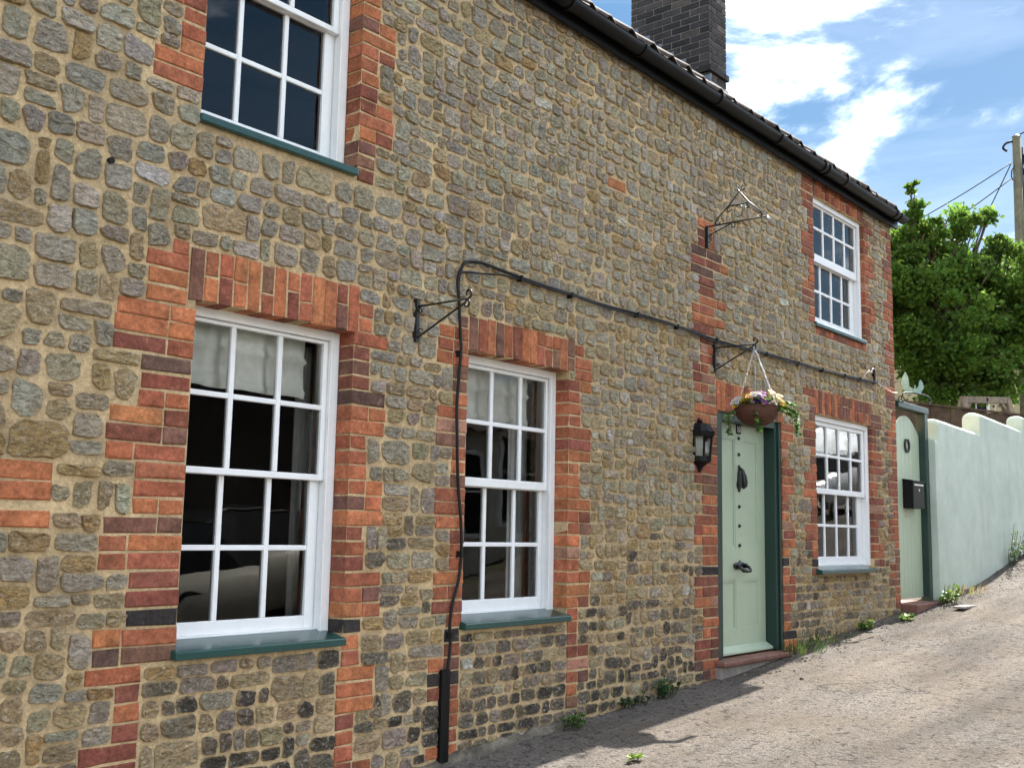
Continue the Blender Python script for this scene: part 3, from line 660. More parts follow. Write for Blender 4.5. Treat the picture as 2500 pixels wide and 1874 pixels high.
# centre pull combined with letter plate
B = MB(); zc = 1.255
B.prism([(DX-.085,zc+.012),(DX-.055,zc+.030),(DX-.012,zc+.034),(DX,zc+.048),(DX+.012,zc+.034),(DX+.055,zc+.030),(DX+.085,zc+.012),(DX+.07,zc-.02),(DX-.07,zc-.02)], LY-.010, LY)
for s in (-1, 1):
    B.tube([(DX+s*.075,LY-.005,zc+.006),(DX+s*.075,LY-.045,zc-.004),(DX+s*.066,LY-.062,zc-.022),(DX+s*.05,LY-.066,zc-.032)], [.016,.012,.014,.015], 8)
    B.tube([(DX+s*.085,LY-.004,zc+.006),(DX+s*.085,LY-.02,zc+.006)], .02, 10)
B.tube([(DX-.05,LY-.066,zc-.032),(DX-.025,LY-.068,zc-.026),(DX,LY-.068,zc-.034),(DX+.025,LY-.068,zc-.026),(DX+.05,LY-.066,zc-.032)], [.015,.010,.015,.010,.015], 10)
B.build('door_pull', MT['iron'], door, smooth=True, origin=(DX, LY, zc))
# number plate 10
B = MB(); r_ = .012; P = []
for cx_, cz_, a0 in ((.026,.026,0),(-.026,.026,90),(-.026,-.026,180),(.026,-.026,270)):
    for a in (0, 30, 60, 90): P.append((DX+cx_+r_*math.cos(math.radians(a0+a))*1.0, 2.334+cz_+r_*math.sin(math.radians(a0+a))))
B.prism(P[::-1], LY-.006, LY); pl = B.build('number_plate', MT['black'], door, origin=(DX, LY, 2.334))
B = MB(); nz_, yy = 2.334, LY-.008
B.prism([(DX-.021,nz_-.022),(DX-.012,nz_-.022),(DX-.012,nz_+.024),(DX-.018,nz_+.024),(DX-.026,nz_+.016),(DX-.021,nz_+.013)][::-1], yy, yy+.0018)
nn = 20
for i in range(nn):
    a, b = 2*PI*i/nn, 2*PI*(i+1)/nn
    q = lambda t, rx, rz_: (DX+.012+rx*math.cos(t), yy, nz_+.001+rz_*math.sin(t))
    B.poly([q(a,.015,.024), q(a,.007,.0155), q(b,.007,.0155), q(b,.015,.024)])
MT['digit'] = mat('white_enamel', (.7,.7,.66), .4); dg = B.build('digits', MT['digit'], door, origin=(DX, LY, 2.334)); dg['label'] = 'white house number 10'
# door step
B = MB(); B.box(7.165, 8.27, -.055, .16, .20, .548); st_ = B.build('doorstep', MT['concrete'], cottage, origin=(7.7, 0, .2)); smooth_edges(st_, .01)
for i in range(5):
    B = MB(); a = 7.150+.224*i; B.box(a+.002, a+.222, -.085+U(-.003,.003), .15, .549, .585); smooth_edges(B.build('tile', MT['tile'], st_, origin=(a+.11, 0, .55)), .008)
# ------------------------------------------------------------------ eaves, gutter, roof
B = MB(); B.box(XL-.06, XR+.05, -.065, -.04, 4.690, 4.80); B.build('fascia', MT['black'], cottage, origin=(5.2,-.05,4.69))
B = MB(); B.box(XL-.06, XR+.05, -.0395, .02, 4.722, 4.745); B.build('soffit', MT['black'], cottage, origin=(5.2,0,4.73))
GY, GZ_, GR = -.126, 4.793, .056
B = MB(); n = 14; prof = [(GY+GR*math.cos(PI+PI*i/n), GZ_+GR*math.sin(PI+PI*i/n)) for i in range(n+1)]
prof = [(prof[0][0]-.004, GZ_+.004)] + prof; inner = [(GY+(GR-.004)*math.cos(PI+PI*i/n), GZ_+(GR-.004)*math.sin(PI+PI*i/n)) for i in range(n+1)][::-1]
loop = prof+inner; xs_ = fine([XL-.08, XR+.06], .6); nl = len(loop)
for i, x in enumerate(xs_):
    dz = .003*math.sin(x*1.7)
    for y, z in loop: B.v.append((x, y, z+dz))
for i in range(len(xs_)-1):
    for k in range(nl): B.face((i*nl+k, (i+1)*nl+k, (i+1)*nl+(k+1) % nl, i*nl+(k+1) % nl))
for x in (xs_[-1], xs_[0]): B.poly([(x, y, z+.003*math.sin(x*1.7)) for y, z in prof])
gut = B.build('gutter', MT['black'], cottage, smooth=False, origin=(5.2, GY, GZ_)); gut['label'] = 'black half-round gutter along the eaves'
def clip(x, wd):
    B = MB(); k = 12; r1, r0 = GR+.010, GR+.001
    for xx in (x-wd/2, x+wd/2):
        for i in range(k+1):
            a = PI-.15+(PI+.3)*i/k; B.v.append((xx, GY+r1*math.cos(a), GZ_+r1*math.sin(a))); B.v.append((xx, GY+r0*math.cos(a), GZ_+r0*math.sin(a)))
    m2 = 2*(k+1)
    for i in range(k):
        B.face((2*i, m2+2*i, m2+2*i+2, 2*i+2)); B.face((2*i, 2*i+2, 2*i+3, 2*i+1)); B.face((m2+2*i, m2+2*i+1, m2+2*i+3, m2+2*i+2))
    B.build('gutter_clip', MT['black'], gut, origin=(x, GY, GZ_))
for x in (.4,1.4,2.4,3.4,4.35,5.12,5.95,7.02,8.05,8.93,9.02,9.42,10.70,10.82): clip(x, .03)
# roof: pantile courses following the pitch
RY0, RZ0, PT = -.105, 4.852, .84
def tile_pts(x0, wd, y0, ln, lift):
    """one S-profile pantile, top and bottom skins"""
    nn = 8; P = []
    for t in (0, 1):
        y = y0+ln*t
        for i in range(nn+1):
            u = i/nn; zz = .042*math.sin(PI*min(1, u/.45)) if u < .45 else -.012*math.sin(PI*(u-.45)/.55)
            P.append((x0+wd*u, y, RZ0+(y-RY0)*PT + zz + lift*(1-t)))
    return P, nn
def add_tile(B, x0, wd, y0, ln, lift):
    P, nn = tile_pts(x0, wd, y0, ln, lift); b0 = len(B.v); B.v += P + [(p[0], p[1], p[2]-.014) for p in P]; q = nn+1; o = 2*q
    for i in range(nn):
        B.face((b0+i, b0+i+1, b0+q+i+1, b0+q+i)); B.face((b0+o+i, b0+o+q+i, b0+o+q+i+1, b0+o+i+1)); B.face((b0+i, b0+o+i, b0+o+i+1, b0+i+1))
    B.face((b0, b0+q, b0+o+q, b0+o)); B.face((b0+nn, b0+o+nn, b0+o+q+nn, b0+q+nn))
R = MB(); R.poly([(XL-.03,RY0,RZ0-.03),(XR+.02,RY0,RZ0-.03),(XR+.02,2.4,RZ0-.03+(2.4-RY0)*PT),(XL-.03,2.4,RZ0-.03+(2.4-RY0)*PT)])
zr = RZ0-.03+(2.4-RY0)*PT; R.poly([(XL-.03,2.4,zr),(XR+.02,2.4,zr),(XR+.02,4.92,RZ0-.03),(XL-.03,4.92,RZ0-.03)])
roof = R.build('roof', MT['pantile'], cottage, origin=(5.2, 2.4, RZ0))
wd = .245; nT = int((XR-XL+.06)/wd)
for i in range(nT+1):
    B = MB(); x = XL-.04+wd*i; add_tile(B, x, wd*1.06, RY0+U(-.025,.018), .36, .010+U(0,.022)); B.build('pantile', MT['pantile'], roof, smooth=True, origin=(x, RY0, RZ0))
B = MB(); c = 1
while RY0+.29*c < 2.35:
    for i in range(nT+1): add_tile(B, XL-.04+wd*i, wd*1.06, RY0+.29*c+U(-.006,.006), .36, .012+U(0,.01))
    c += 1
o_ = B.build('pantile_courses', MT['pantile'], roof, smooth=True, origin=(5.2, 1, RZ0)); o_['kind'] = 'stuff'
B = MB(); B.tube([(XL-.05,2.4,zr+.03),(XR+.04,2.4,zr+.03)], .09, 10); B.build('ridge', MT['pantile'], roof, smooth=True, origin=(5.2,2.4,zr))
# chimney
cx0, cx1, cy0, cy1 = 9.53, 9.90, 1.33, 2.30; cb, ctp = 5.6, 8.2
B = MB(); B.box(cx0+.004, cx1-.004, cy0+.004, cy1-.004, cb, ctp)
ch = B.build('chimney', MT['sootmortar'], cottage, origin=((cx0+cx1)/2, (cy0+cy1)/2, cb)); ch['label'] = 'sooty dark brick chimney stack rising behind the gutter'
BK = MB(); k = 0; z = cb
while z < ctp-.03:
    z1 = z+.061
    def run_(a, b, off):
        o = []; x = a-(.1125 if off else 0)
        while x < b-.02:
            o.append((max(a, x)+.006, min(b, x+.225)-.006)); x += .225
        return o
    cc = lambda: (lambda k_, c_: tuple(v*k_ for v in c_))(U(.6,1.5), (.042,.037,.036) if rng.random() < .88 else (.085,.07,.06))
    ex = .035 if 6.22 < z < 6.29 else 0
    for a, b in run_(cy0, cy1, k % 2):
        BK.col = cc(); BK.box(cx0-.004-ex, cx0+.05, a if a > cy0+.01 else cy0-.004-ex, b, z, z1)
    for a, b in run_(cx0+.052, cx1, (k+1) % 2):
        BK.col = cc(); BK.box(a, b, cy0-.004-ex, cy0+.05, z, z1)
    z += .075; k += 1
o_ = BK.build('chimney_bricks', MT['soot'], ch, tint=True, origin=((cx0+cx1)/2, cy0, cb)); o_['kind'] = 'stuff'
B = MB()
for i in range(7):
    y = cy0-.03+.15*i; zt_ = RZ0+(y+.075-RY0)*PT; B.box(cx0-.012, cx0-.005, y, y+.15, zt_-.15, zt_+.13+U(0,.03))
B.box(cx0-.01, cx1+.02, cy0-.014, cy0-.005, RZ0+(cy0-RY0)*PT-.2, RZ0+(cy0-RY0)*PT+.12)
B.build('flashing', MT['lead'], ch, origin=(cx0, cy0, 6))
# ------------------------------------------------------------------ cables and conduit
def spline(P, k=6):
    P = [Vector(p) for p in P]; o = []
    for i in range(len(P)-1):
        p0, p1, p2, p3 = P[max(0,i-1)], P[i], P[i+1], P[min(len(P)-1,i+2)]
        for j in range(k):
            t = j/k; o.append(.5*((2*p1)+(-p0+p2)*t+(2*p0-5*p1+4*p2-p3)*t*t+(-p0+3*p1-3*p2+p3)*t**3))
    return o+[P[-1]]
CB = [(4.265,.72),(4.284,.893),(4.285,1.007),(4.299,1.122),(4.332,1.217),(4.357,1.314),(4.356,1.422),(4.34,1.57),(4.324,1.719),(4.306,1.867),(4.295,2.013),(4.295,2.165),(4.301,2.317),(4.31,2.472),(4.311,2.534),(4.293,2.676),(4.279,2.777),(4.276,2.849),(4.289,2.903),(4.317,2.956),(4.355,2.975),(4.464,2.99),(4.627,2.982),(4.813,2.977),(5.064,2.968),(5.31,2.965),(5.674,2.961),(6.07,2.970),(6.604,2.970),(7.171,2.955),(7.834,2.963),(8.374,2.969),(9.126,2.974),(9.907,2.991),(10.394,3.01)]
e = empty('telephone_cable', (4.28, -.02, .75)); tag(e, 'black cable run climbing the wall then looping across it to the corner', 'cable')
B = MB(); B.tube(spline([(x,-.027-.004*math.sin(i*2.1),z) for i,(x,z) in enumerate(CB)], 4), .0092, 6); B.build('main_cable', MT['cableblk'], e, smooth=True)
B = MB(); B.tube(spline([(4.284,-.03,2.70),(4.282,-.03,2.876),(4.342,-.03,2.912),(4.466,-.03,2.928),(4.628,-.03,2.953),(4.813,-.032,2.962)]+[(x,-.034,z-.014+.006*math.sin(x*5)) for x,z in CB[24:]], 4), .006, 5); B.build('second_cable', MT['cableblk'], e, smooth=True)
for x, z in [(4.82,2.97),(5.32,2.96),(6.08,2.965),(6.6,2.965),(7.17,2.95),(8.0,2.96),(8.6,2.965),(9.1,2.97),(9.6,2.98),(9.95,2.99),(4.3,2.45),(4.35,1.37),(4.285,.95)]:
    B = MB(); B.box(x-.008,x+.008,-.042,0,z-.018,z+.016); B.build('cable_clip', MT['cableblk'], e)
B = MB(); B.tube(spline([(10.394,-.02,3.01),(10.668,-.025,2.975),(10.80,-.03,2.955),(10.935,-.03,2.967)], 5), .006, 5)
tag(B.build('wire', MT['cablewht'], smooth=True, origin=(10.6,-.02,2.96)), 'thin pale wire sagging from the junction block to the house corner', 'wire')
B = MB(); B.tube(spline([(10.02,-.03,2.99),(10.05,-.05,3.05),(10.12,-.06,3.09),(10.18,-.05,3.08),(10.25,-.05,3.13),(10.36,-.03,3.13)], 5), .005, 5)
tag(B.build('wire', MT['cablewht'], smooth=True, origin=(10.2,-.03,3.05)), 'loose kinked pale wire end beside the black junction strip', 'wire')
B = MB(); B.box(10.335,10.365,-.03,0,2.99,3.17); tag(smooth_edges(B.build('junction_strip', MT['black'], origin=(10.35,0,2.99))), 'short black junction strip at the end of the wall cable', 'junction box')
B = MB(); n = 10; P = [(4.235,0),(4.235,-.024),(4.243,-.034),(4.288,-.034),(4.296,-.024),(4.296,0)]
z0, z1 = g(4.26)-.05, .775
for z in (z0, z1): B.v += [(x,y,z) for x,y in P]
for i in range(5): B.face((i,i+1,i+7,i+6))
B.face((6,7,8,9,10,11)); 
tag(B.build('cable_conduit', MT['black'], origin=(4.26,-.02,z0)), 'black plastic cover strip over the cable at the foot of the wall', 'conduit')
B = MB(); B.tube([(2.204,.02,2.949),(2.204,-.0185,2.949)], .0135, 12); B.build('vent_hole_disc', MT['black'], cottage, origin=(2.204,0,2.949))  # solid black disc; the shade inside the hole is only its colour
# ------------------------------------------------------------------ iron brackets
def scroll(c, r, a0, turns, sgn=1, n=18, ax='y'):
    o = []
    for i in range(n+1):
        t = i/n; a = a0+sgn*2*PI*turns*t; q = r*(1-.62*t)
        o.append((c[0], c[1]+q*math.cos(a), c[2]+q*math.sin(a)))
    return o
def arm_bracket(x, ztop, zbot, ztip, L, label):
    e = empty('wall_bracket', (x, 0, zbot)); tag(e, label, 'bracket', 'plain iron basket brackets')
    B = MB(); B.box(x-.011, x+.011, -.028, 0, zbot, ztop); B.build('wall_plate', MT['iron'], e)
    B = MB(); B.tube([(x,-.006,ztip-.0),(x,-L*.5,ztip-.002),(x,-L,ztip)], .0055, 6); B.build('arm', MT['iron'], e, smooth=True)
    B = MB(); B.tube([(x,-.006,zbot+.02),(x,-.03,zbot+.025),(x,-L+.02,ztip-.02),(x,-L,ztip)], .0055, 6); B.build('brace', MT['iron'], e, smooth=True)
    B = MB(); B.tube(scroll((x,-L-.002,ztip+.026), .026, -PI/2, .85, -1), .006, 6); B.tube(scroll((x,-L+.010,ztip-.026), .024, PI/2-.4, .9, 1), .006, 6); B.build('hook', MT['iron'], e, smooth=True)
    B = MB(); B.tube(scroll((x,-.046,ztip-.024), .017, PI/2, .9, -1), .004, 5); B.build('scroll', MT['iron'], e, smooth=True)
    B = MB(); B.tube(scroll((x,-.046,zbot+.055), .017, PI, .9, -1), .004, 5); B.build('scroll', MT['iron'], e, smooth=True)
arm_bracket(3.973, 2.692, 2.465, 2.655, .375, 'empty black iron bracket between the two near ground floor windows')
arm_bracket(7.161, 2.917, 2.702, 2.892, .348, 'black iron bracket holding the flower basket above the door')
x = 7.058; e = empty('sign_bracket', (x, 0, 3.64)); tag(e, 'ornate empty sign bracket with triangular scrolled top on brick pier', 'bracket')
B = MB(); B.box(x-.012,x+.012,-.028,0,3.64,3.81); B.build('wall_plate', MT['iron'], e)
B = MB(); B.tube([(x,0,3.806),(x,-.25,3.806),(x,-.50,3.806)], .006, 6); B.build('arm', MT['iron'], e, smooth=True)
B = MB(); B.tube(spline([(x,-.008,3.70),(x,-.03,3.735),(x,-.223,3.800)],5), .005, 6); B.tube(scroll((x,-.03,3.70),.02,PI/2,.9,1),.004,5); B.tube(scroll((x,-.232,3.782),.022,PI/2,.95,1),.004,5); B.build('brace', MT['iron'], e, smooth=True)
B = MB(); B.tube([(x,-.082,3.815),(x,-.095,3.85),(x,-.195,3.935),(x,-.285,4.03),(x,-.31,4.05)], .005, 6); B.tube([(x,-.47,3.81),(x,-.465,3.845),(x,-.363,3.94),(x,-.29,4.03),(x,-.27,4.055)], .005, 6); B.tube([(x,-.195,3.934),(x,-.363,3.934)], .0045, 6); B.build('triangle', MT['iron'], e, smooth=True)
for cy, cz, a0, sg in ((-.105,3.828,PI,1),(-.448,3.832,0,-1),(-.200,3.912,PI,1),(-.352,3.915,0,-1),(-.262,4.058,PI/2,1),(-.322,4.055,PI/2,-1)): B = MB(); B.tube(scroll((x,cy,cz),.022,a0,.9,sg),.004,5); B.build('scroll', MT['iron'], e, smooth=True)
B = MB(); B.tube([(x,-.28+.035*math.cos(2*PI*i/18),3.885+.045*math.sin(2*PI*i/18)) for i in range(19)], .003, 5)
B.build('ring', MT['iron'], e, smooth=True)
B = MB(); B.tube([(x,-.50,3.806),(x,-.525,3.78)], .012, 8); B.build('finial', MT['chrome'], e, smooth=True)
# ------------------------------------------------------------------ hanging basket
bc = Vector((7.161, -.357, 2.282)); e = empty('hanging_basket', bc); tag(e, 'brown hanging basket of purple, white and yellow pansies with trailing ivy', 'flower basket')
RB, HB = .158, .142
B = MB(); pf = []
for i in range(13):
    t = i/12; pf.append((max(.004, RB*math.sin(t*PI/2)**.8), HB*(1-math.cos(t*PI/2))+0.0))
pf2 = [(r, z) for r, z in pf]
for j in range(len(pf2)):
    if j % 2: pf2[j] = (pf2[j][0]+.003, pf2[j][1])
B.lathe(pf2 + [(RB+.006, HB+.004), (RB-.006, HB+.006), (RB-.012, HB-.01)], bc, 40, cap=False); B.build('bowl', MT['coir'], e, smooth=True)
B = MB(); B.lathe([(.001,HB+.012),(RB*.6,HB+.006),(RB-.008,HB-.012)], bc, 24, cap=False); B.build('compost', MT['soil'], e, smooth=True)
hook = Vector((7.161, -.345, 2.866))
for k in range(3):
    a = .5+2*PI*k/3; end = bc+Vector((RB*math.cos(a), RB*math.sin(a), HB)); B = MB(); n = 26
    d = (end-hook)/n; dn = d.normalized(); s1 = dn.cross(Vector((1,0,0))).normalized(); s2 = dn.cross(s1)
    for i in range(n):
        c = hook+d*(i+.5); s = s1 if i % 2 else s2; B.tube([c+dn*d.length*.72*math.cos(2*PI*q/8)+s*.0052*math.sin(2*PI*q/8) for q in range(9)], .0015, 4, cap=False)
    B.build('chain', MT['chrome'], e, smooth=True)
FC = dict(w=(.5,.5,.5), y=(.50,.31,.008), p=(.045,.012,.17), m=(.26,.022,.14), l=(.28,.11,.32), o=(.45,.16,.008), c=(.5,.45,.2))
FL = [(-.16,.02,'w'),(-.13,.05,'w'),(-.10,.03,'y'),(-.12,-.02,'c'),(-.07,.06,'y'),(-.05,.02,'m'),(-.04,.06,'o'),(-.01,.075,'w'),(.0,.02,'p'),(.02,.045,'p'),(.03,.065,'l'),(.05,.07,'m'),(.06,.03,'l'),(.08,.06,'w'),(.09,.03,'c'),(.11,.065,'c'),(.12,.08,'y'),(.14,.06,'y'),(.16,.05,'y'),(.17,.03,'o'),(.15,.02,'c'),(-.085,.0,'m'),(.185,.02,'y'),(-.02,.0,'p'),(.10,.0,'w'),(-.15,-.005,'y')]
vd = (CAMP-bc); vd.z = 0; vd.normalize(); rt_ = Vector((-vd.y, vd.x, 0))
FL += [(u+U(-.02,.02), h+U(.0,.03), c) for u, h, c in FL[::2]]
for u, h, c in FL:
    ctr = bc + rt_*u*.96 + vd*U(-.02,.10)*math.sqrt(max(0,1-(u/.19)**2)) + Vector((0,0,HB+h+.01))
    nrm = (vd*U(.3,1.0)+rt_*(u*2.5+U(-.3,.3))+Vector((0,0,U(.5,1.1)))).normalized(); a1 = nrm.cross(Vector((0,0,1))).normalized(); a2 = nrm.cross(a1); B = MB(); rad = U(.027,.037)
    for k in range(5):
        a = PI/2+2*PI*k/5+.2; pc = ctr+(a1*math.cos(a)+a2*math.sin(a))*rad*.55; kk = U(.85,1.12); B.col = tuple(v*kk for v in FC[c])
        B.poly([pc+(a1*math.cos(q*PI/4)+a2*math.sin(q*PI/4))*rad*.62+nrm*(.004*math.cos(q*2)+.003*(k % 2)) for q in range(8)])
    B.col = (.55,.35,.02) if c != 'p' else (.03,.01,.06)
    B.poly([ctr+(a1*math.cos(q*PI/3)+a2*math.sin(q*PI/3))*rad*.28+nrm*.008 for q in range(6)])
    B.build('flower', MT['petal'], e, tint=True)
def leaf(B, p, d, s, col, lobed=True):
    d = d.normalized(); q = d.cross(Vector((U(-.4,.4),U(-.4,.4),1))).normalized(); nn_ = q.cross(d); B.col = tuple(v*U(.75,1.3) for v in col)
    O = [(0,0),(.35,.15),(.5,-.02),(.45,.4),(.25,.5),(0,1.0)] if lobed else [(0,0),(.32,.3),(.28,.65),(0,1)]
    pts = [p+q*x_*s+d*y_*s+nn_*abs(x_)*s*.25 for x_, y_ in O] + [p-q*x_*s+d*y_*s+nn_*abs(x_)*s*.25 for x_, y_ in O[-2:0:-1]]
    B.poly(pts)
B = MB()
for k in range(150):       # foliage among the blooms
    a = U(0,2*PI); r = RB*math.sqrt(U(0,1)); p = bc+Vector((r*math.cos(a), r*math.sin(a), HB+U(-.01,.05))); leaf(B, p, Vector((math.cos(a),math.sin(a),U(-.2,1))), U(.02,.035), (.03,.07,.018))
B.build('foliage', MT['weed'], e, tint=True)
for path in ([(.13,0,.15),(.19,0,.14),(.24,.02,.12),(.275,.02,.09),(.28,.02,.03),(.285,.02,-.03),(.29,.02,-.06)], [(.12,.03,.14),(.18,.05,.11),(.23,.05,.09),(.25,.05,.06)], [(-.12,.03,.13),(-.17,.06,.09),(-.20,.06,.04),(-.20,.06,-.02),(-.19,.06,-.06)], [(-.13,.0,.12),(-.19,.0,.10),(-.23,.0,.07)], [(.0,.12,.13),(-.01,.16,.08),(.0,.15,.02),(.02,.12,-.03)], [(.14,-.02,.16),(.22,-.02,.18),(.27,-.02,.15)], [(.02,.13,.10),(.03,.10,-.02),(.0,.07,-.035)]):
    P = spline([bc+rt_*a+vd*b+Vector((0,0,c)) for a, b, c in path], 6); B = MB(); B.col = (.06,.08,.02); B.tube(P, .0022, 4)
    for p in P:
        for _ in range(2 if path[0][0] < .1 else 3):
            col = (.16,.30,.06) if rng.random() < .6 else (.05,.12,.03)
            if rng.random() < .12: col = (.5,.55,.35)
            leaf(B, p, Vector((U(-1,1),U(-1,1),U(-.9,.3))), U(.024,.04), col)
    B.build('ivy', MT['weed'], e, tint=True)
# ------------------------------------------------------------------ lantern
lx, ly = 6.925, -.012; e = empty('wall_lantern', (lx, 0, 1.96)); tag(e, 'black half-lantern with clear panes on the brick beside the door', 'lantern')
B = MB(); B.box(lx-.045,lx+.045,-.014,0,2.0,2.30); B.build('back_plate', MT['black'], e)
hexp = lambda r, k=6: [(lx+r*math.cos(PI+PI*i/k), ly+r*1.45*math.sin(PI+PI*i/k)) for i in range(k+1)]
def halfring(B, prof, k=6):
    b0 = len(B.v)
    for r, z in prof: B.v += [(x, y, z) for x, y in hexp(r, k)]
    for j in range(len(prof)-1):
        for i in range(k): q = b0+j*(k+1)+i; B.face((q, q+1, q+k+2, q+k+1))
    B.face(tuple(b0+i for i in range(k+1))); t = b0+(len(prof)-1)*(k+1); B.face(tuple(t+i for i in range(k+1))[::-1])
B = MB(); halfring(B, [(.084,2.204),(.090,2.238),(.082,2.25),(.070,2.272),(.062,2.288),(.036,2.300),(.018,2.306),(.022,2.318),(.012,2.330),(.003,2.342)]); B.build('hood', MT['black'], e)
B = MB(); halfring(B, [(.004,1.945),(.014,1.955),(.018,1.975),(.030,1.99),(.052,2.01),(.068,2.022),(.068,2.058),(.060,2.06)]); B.build('base', MT['black'], e)
B = MB(); a, b = hexp(.064,4), hexp(.078,4)
for p, q in zip(a, b): B.bar((p[0],p[1],2.058),(q[0],q[1],2.236), .012, .012)
B.build('bars', MT['black'], e)
for i in range(4):
    B = MB(); s = .95; p0, p1, q0, q1 = a[i], a[i+1], b[i], b[i+1]; B.poly([(p0[0],p0[1]*s,2.06),(p1[0],p1[1]*s,2.06),(q1[0],q1[1]*s,2.234),(q0[0],q0[1]*s,2.234)]); B.build('pane', MT['glass'], e)
MT['bulb'] = mat('frosted_bulb', (.75,.74,.70), .3); MT['refl'] = mat('lamp_back', (.6,.6,.58), .4)
B = MB(); B.lathe([(.001,.0),(.014,.004),(.027,.022),(.030,.042),(.022,.064),(.014,.08),(.014,.098)], (lx+.008, ly-.05, 2.065), 14); B.build('bulb', MT['bulb'], e, smooth=True)
B = MB(); B.box(lx-.05,lx+.05,-.018,-.0145,2.065,2.23); B.build('reflector', MT['refl'], e)
# ------------------------------------------------------------------ gate, letter box, horseshoe, butterfly bracket
gz = g(11.4); e = empty('garden_gate', (11.4, .12, gz)); tag(e, 'pale green boarded garden gate with arched top and dark green frame', 'gate')
gx0, gx1, nb = 10.97, 11.738, 7
def gtop(x): return 2.585+.19*math.sin(PI*(x-gx0)/(gx1-gx0))
for i in range(nb):
    a = gx0+(gx1-gx0)*i/nb+.0015; b = gx0+(gx1-gx0)*(i+1)/nb-.0015; P = [(a, gz+.09),(b, gz+.09)]+[(b-(b-a)*k/4, gtop(b-(b-a)*k/4)) for k in range(5)]
    B = MB(); B.prism(P, .04, .065); smooth_edges(B.build('board', MT['sage'], e, origin=(a, .11, gz)), .003, 1)
B = MB(); B.box(11.74,11.836,-.03,.066,gz-.1,2.83); smooth_edges(B.build('post', MT['dgreen'], e, origin=(11.9,.05,gz)), .006)
B = MB(); B.box(10.955,11.86,-.035,.07,2.83,2.895); smooth_edges(B.build('crossbeam', MT['dgreen'], e, origin=(11.4,.05,2.87)), .006)
B = MB(); B.box(10.96,11.73,-.16,.35,gz-.1,gz+.05); tag(smooth_edges(B.build('brick_step', MT['tile'], origin=(11.4,.1,gz-.1)), .008), 'low red brick step below the garden gate', 'step')
e = empty('letter_box', (11.4, 0, 1.81)); tag(e, 'black metal letter box mounted on the garden gate', 'letter box')
bx0, bx1 = 11.205, 11.535
B = MB(); B.box(bx0,bx1,-.07,.038,1.805,2.08); smooth_edges(B.build('case', MT['black'], e), .004)
B = MB(); B.hexa([(bx0-.008,-.08,2.08),(bx1+.008,-.08,2.08),(bx1+.008,.038,2.08),(bx0-.008,.038,2.08),(bx0-.008,-.08,2.09),(bx1+.008,-.08,2.09),(bx1+.008,.038,2.11),(bx0-.008,.038,2.11)]); smooth_edges(B.build('lid', MT['black'], e), .003)
B = MB(); B.box(bx0+.03,bx1-.03,-.074,-.0705,2.04,2.056); B.build('slot', MT['chrome'], e)
B = MB(); B.box((bx0+bx1)/2-.012,(bx0+bx1)/2+.012,-.075,-.0705,1.98,2.01); B.build('lock', MT['chrome'], e)
B = MB(); hc = (11.352, .03, 2.468); n = 16
P = [(hc[0]+.062*math.sin(t)*(1 if abs(t) < 2.2 else .9), hc[1], hc[2]-.005-.068*math.cos(t)) for t in [(-2.65+5.3*i/n) for i in range(n+1)]]
for a, b in zip(P[:-1], P[1:]): B.bar(a, b, .022, .016, (0,1,0))
tag(B.build('horseshoe', MT['iron'], origin=hc), 'black horseshoe nailed open end up on the pale green gate', 'horseshoe')
e = empty('butterfly_bracket', (11.0, -.05, 2.95)); tag(e, 'scrolled iron bracket with verdigris butterfly at the house corner', 'bracket')
bxp = 10.965
P = spline([(bxp,-.06,2.90),(bxp+.02,-.075,2.965),(bxp+.16,-.10,2.985),(bxp+.36,-.13,2.99),(bxp+.52,-.15,2.985),(bxp+.60,-.16,2.945),(bxp+.55,-.155,2.905),(bxp+.50,-.15,2.925)],6)
B = MB(); B.tube(P, .008, 6); B.tube([(bxp,-.06+.030*math.cos(t*.6),2.905+.034*math.sin(t*.6)) for t in range(12)], .006, 6); B.build('arm', MT['iron'], e, smooth=True)
B = MB(); cb_ = Vector((11.235,-.11,3.03)); ax = Vector((.75,-.66,0)).normalized()
for s, rise in ((-1, 1.0), (1, .55)):
    W = [(0,0),(.05*s,.03),(.06*s,.10*rise+.03),(.085*s,.17*rise+.02),(.115*s,.12*rise+.01),(.13*s,.06*rise),(.10*s,-.005),(.075*s,-.045),(.035*s,-.05),(0,-.02)]
    F = [cb_+ax*a+Vector((.03*abs(a)/.1,.03*abs(a)/.1,b)) for a, b in W]; b0 = len(B.v)
    B.poly(F); B.poly([p+Vector((.004,.004,0)) for p in F][::-1])
B.tube([cb_+Vector((0,0,-.06)), cb_+Vector((0,0,.045))], [.008,.006], 6); B.build('butterfly', MT['verdigris'], e)
# ------------------------------------------------------------------ pale green garden wall with stepped wave top
def crest(x):
    for a, b, zl, zr_ in ((11.838,11.97,2.57,2.57),(11.97,13.45,2.80,2.765),(13.45,15.35,3.01,2.955),(15.35,17.3,3.15,3.10),(17.3,19.3,3.33,3.28),(19.3,21.3,3.55,3.5),(21.3,23.3,3.78,3.72)):
        if a <= x <= b:
            t = (x-a); z = zl+(zr_-zl)*t/(b-a)
            if a > 11.95: z -= .045*max(0, 1-t/.05)**2
            return z
    return 3.9
e = empty('garden_wall', (15, 0, g(15))); tag(e, 'pale green rendered garden wall with stepped wavy top rising uphill', 'wall')
xs_ = []
for a, b in ((11.838,11.97),(11.97,13.45),(13.45,15.35),(15.35,17.3),(17.3,19.3),(19.3,21.3),(21.3,23.3)):
    xs_ += [a+.0005, a+.01, a+.025, a+.05, a+.08] + lin(a+.12, b-.0005, max(2, int((b-a)/.2)))
B = MB(); nzr = 14; yf, yb_ = -.10, .10
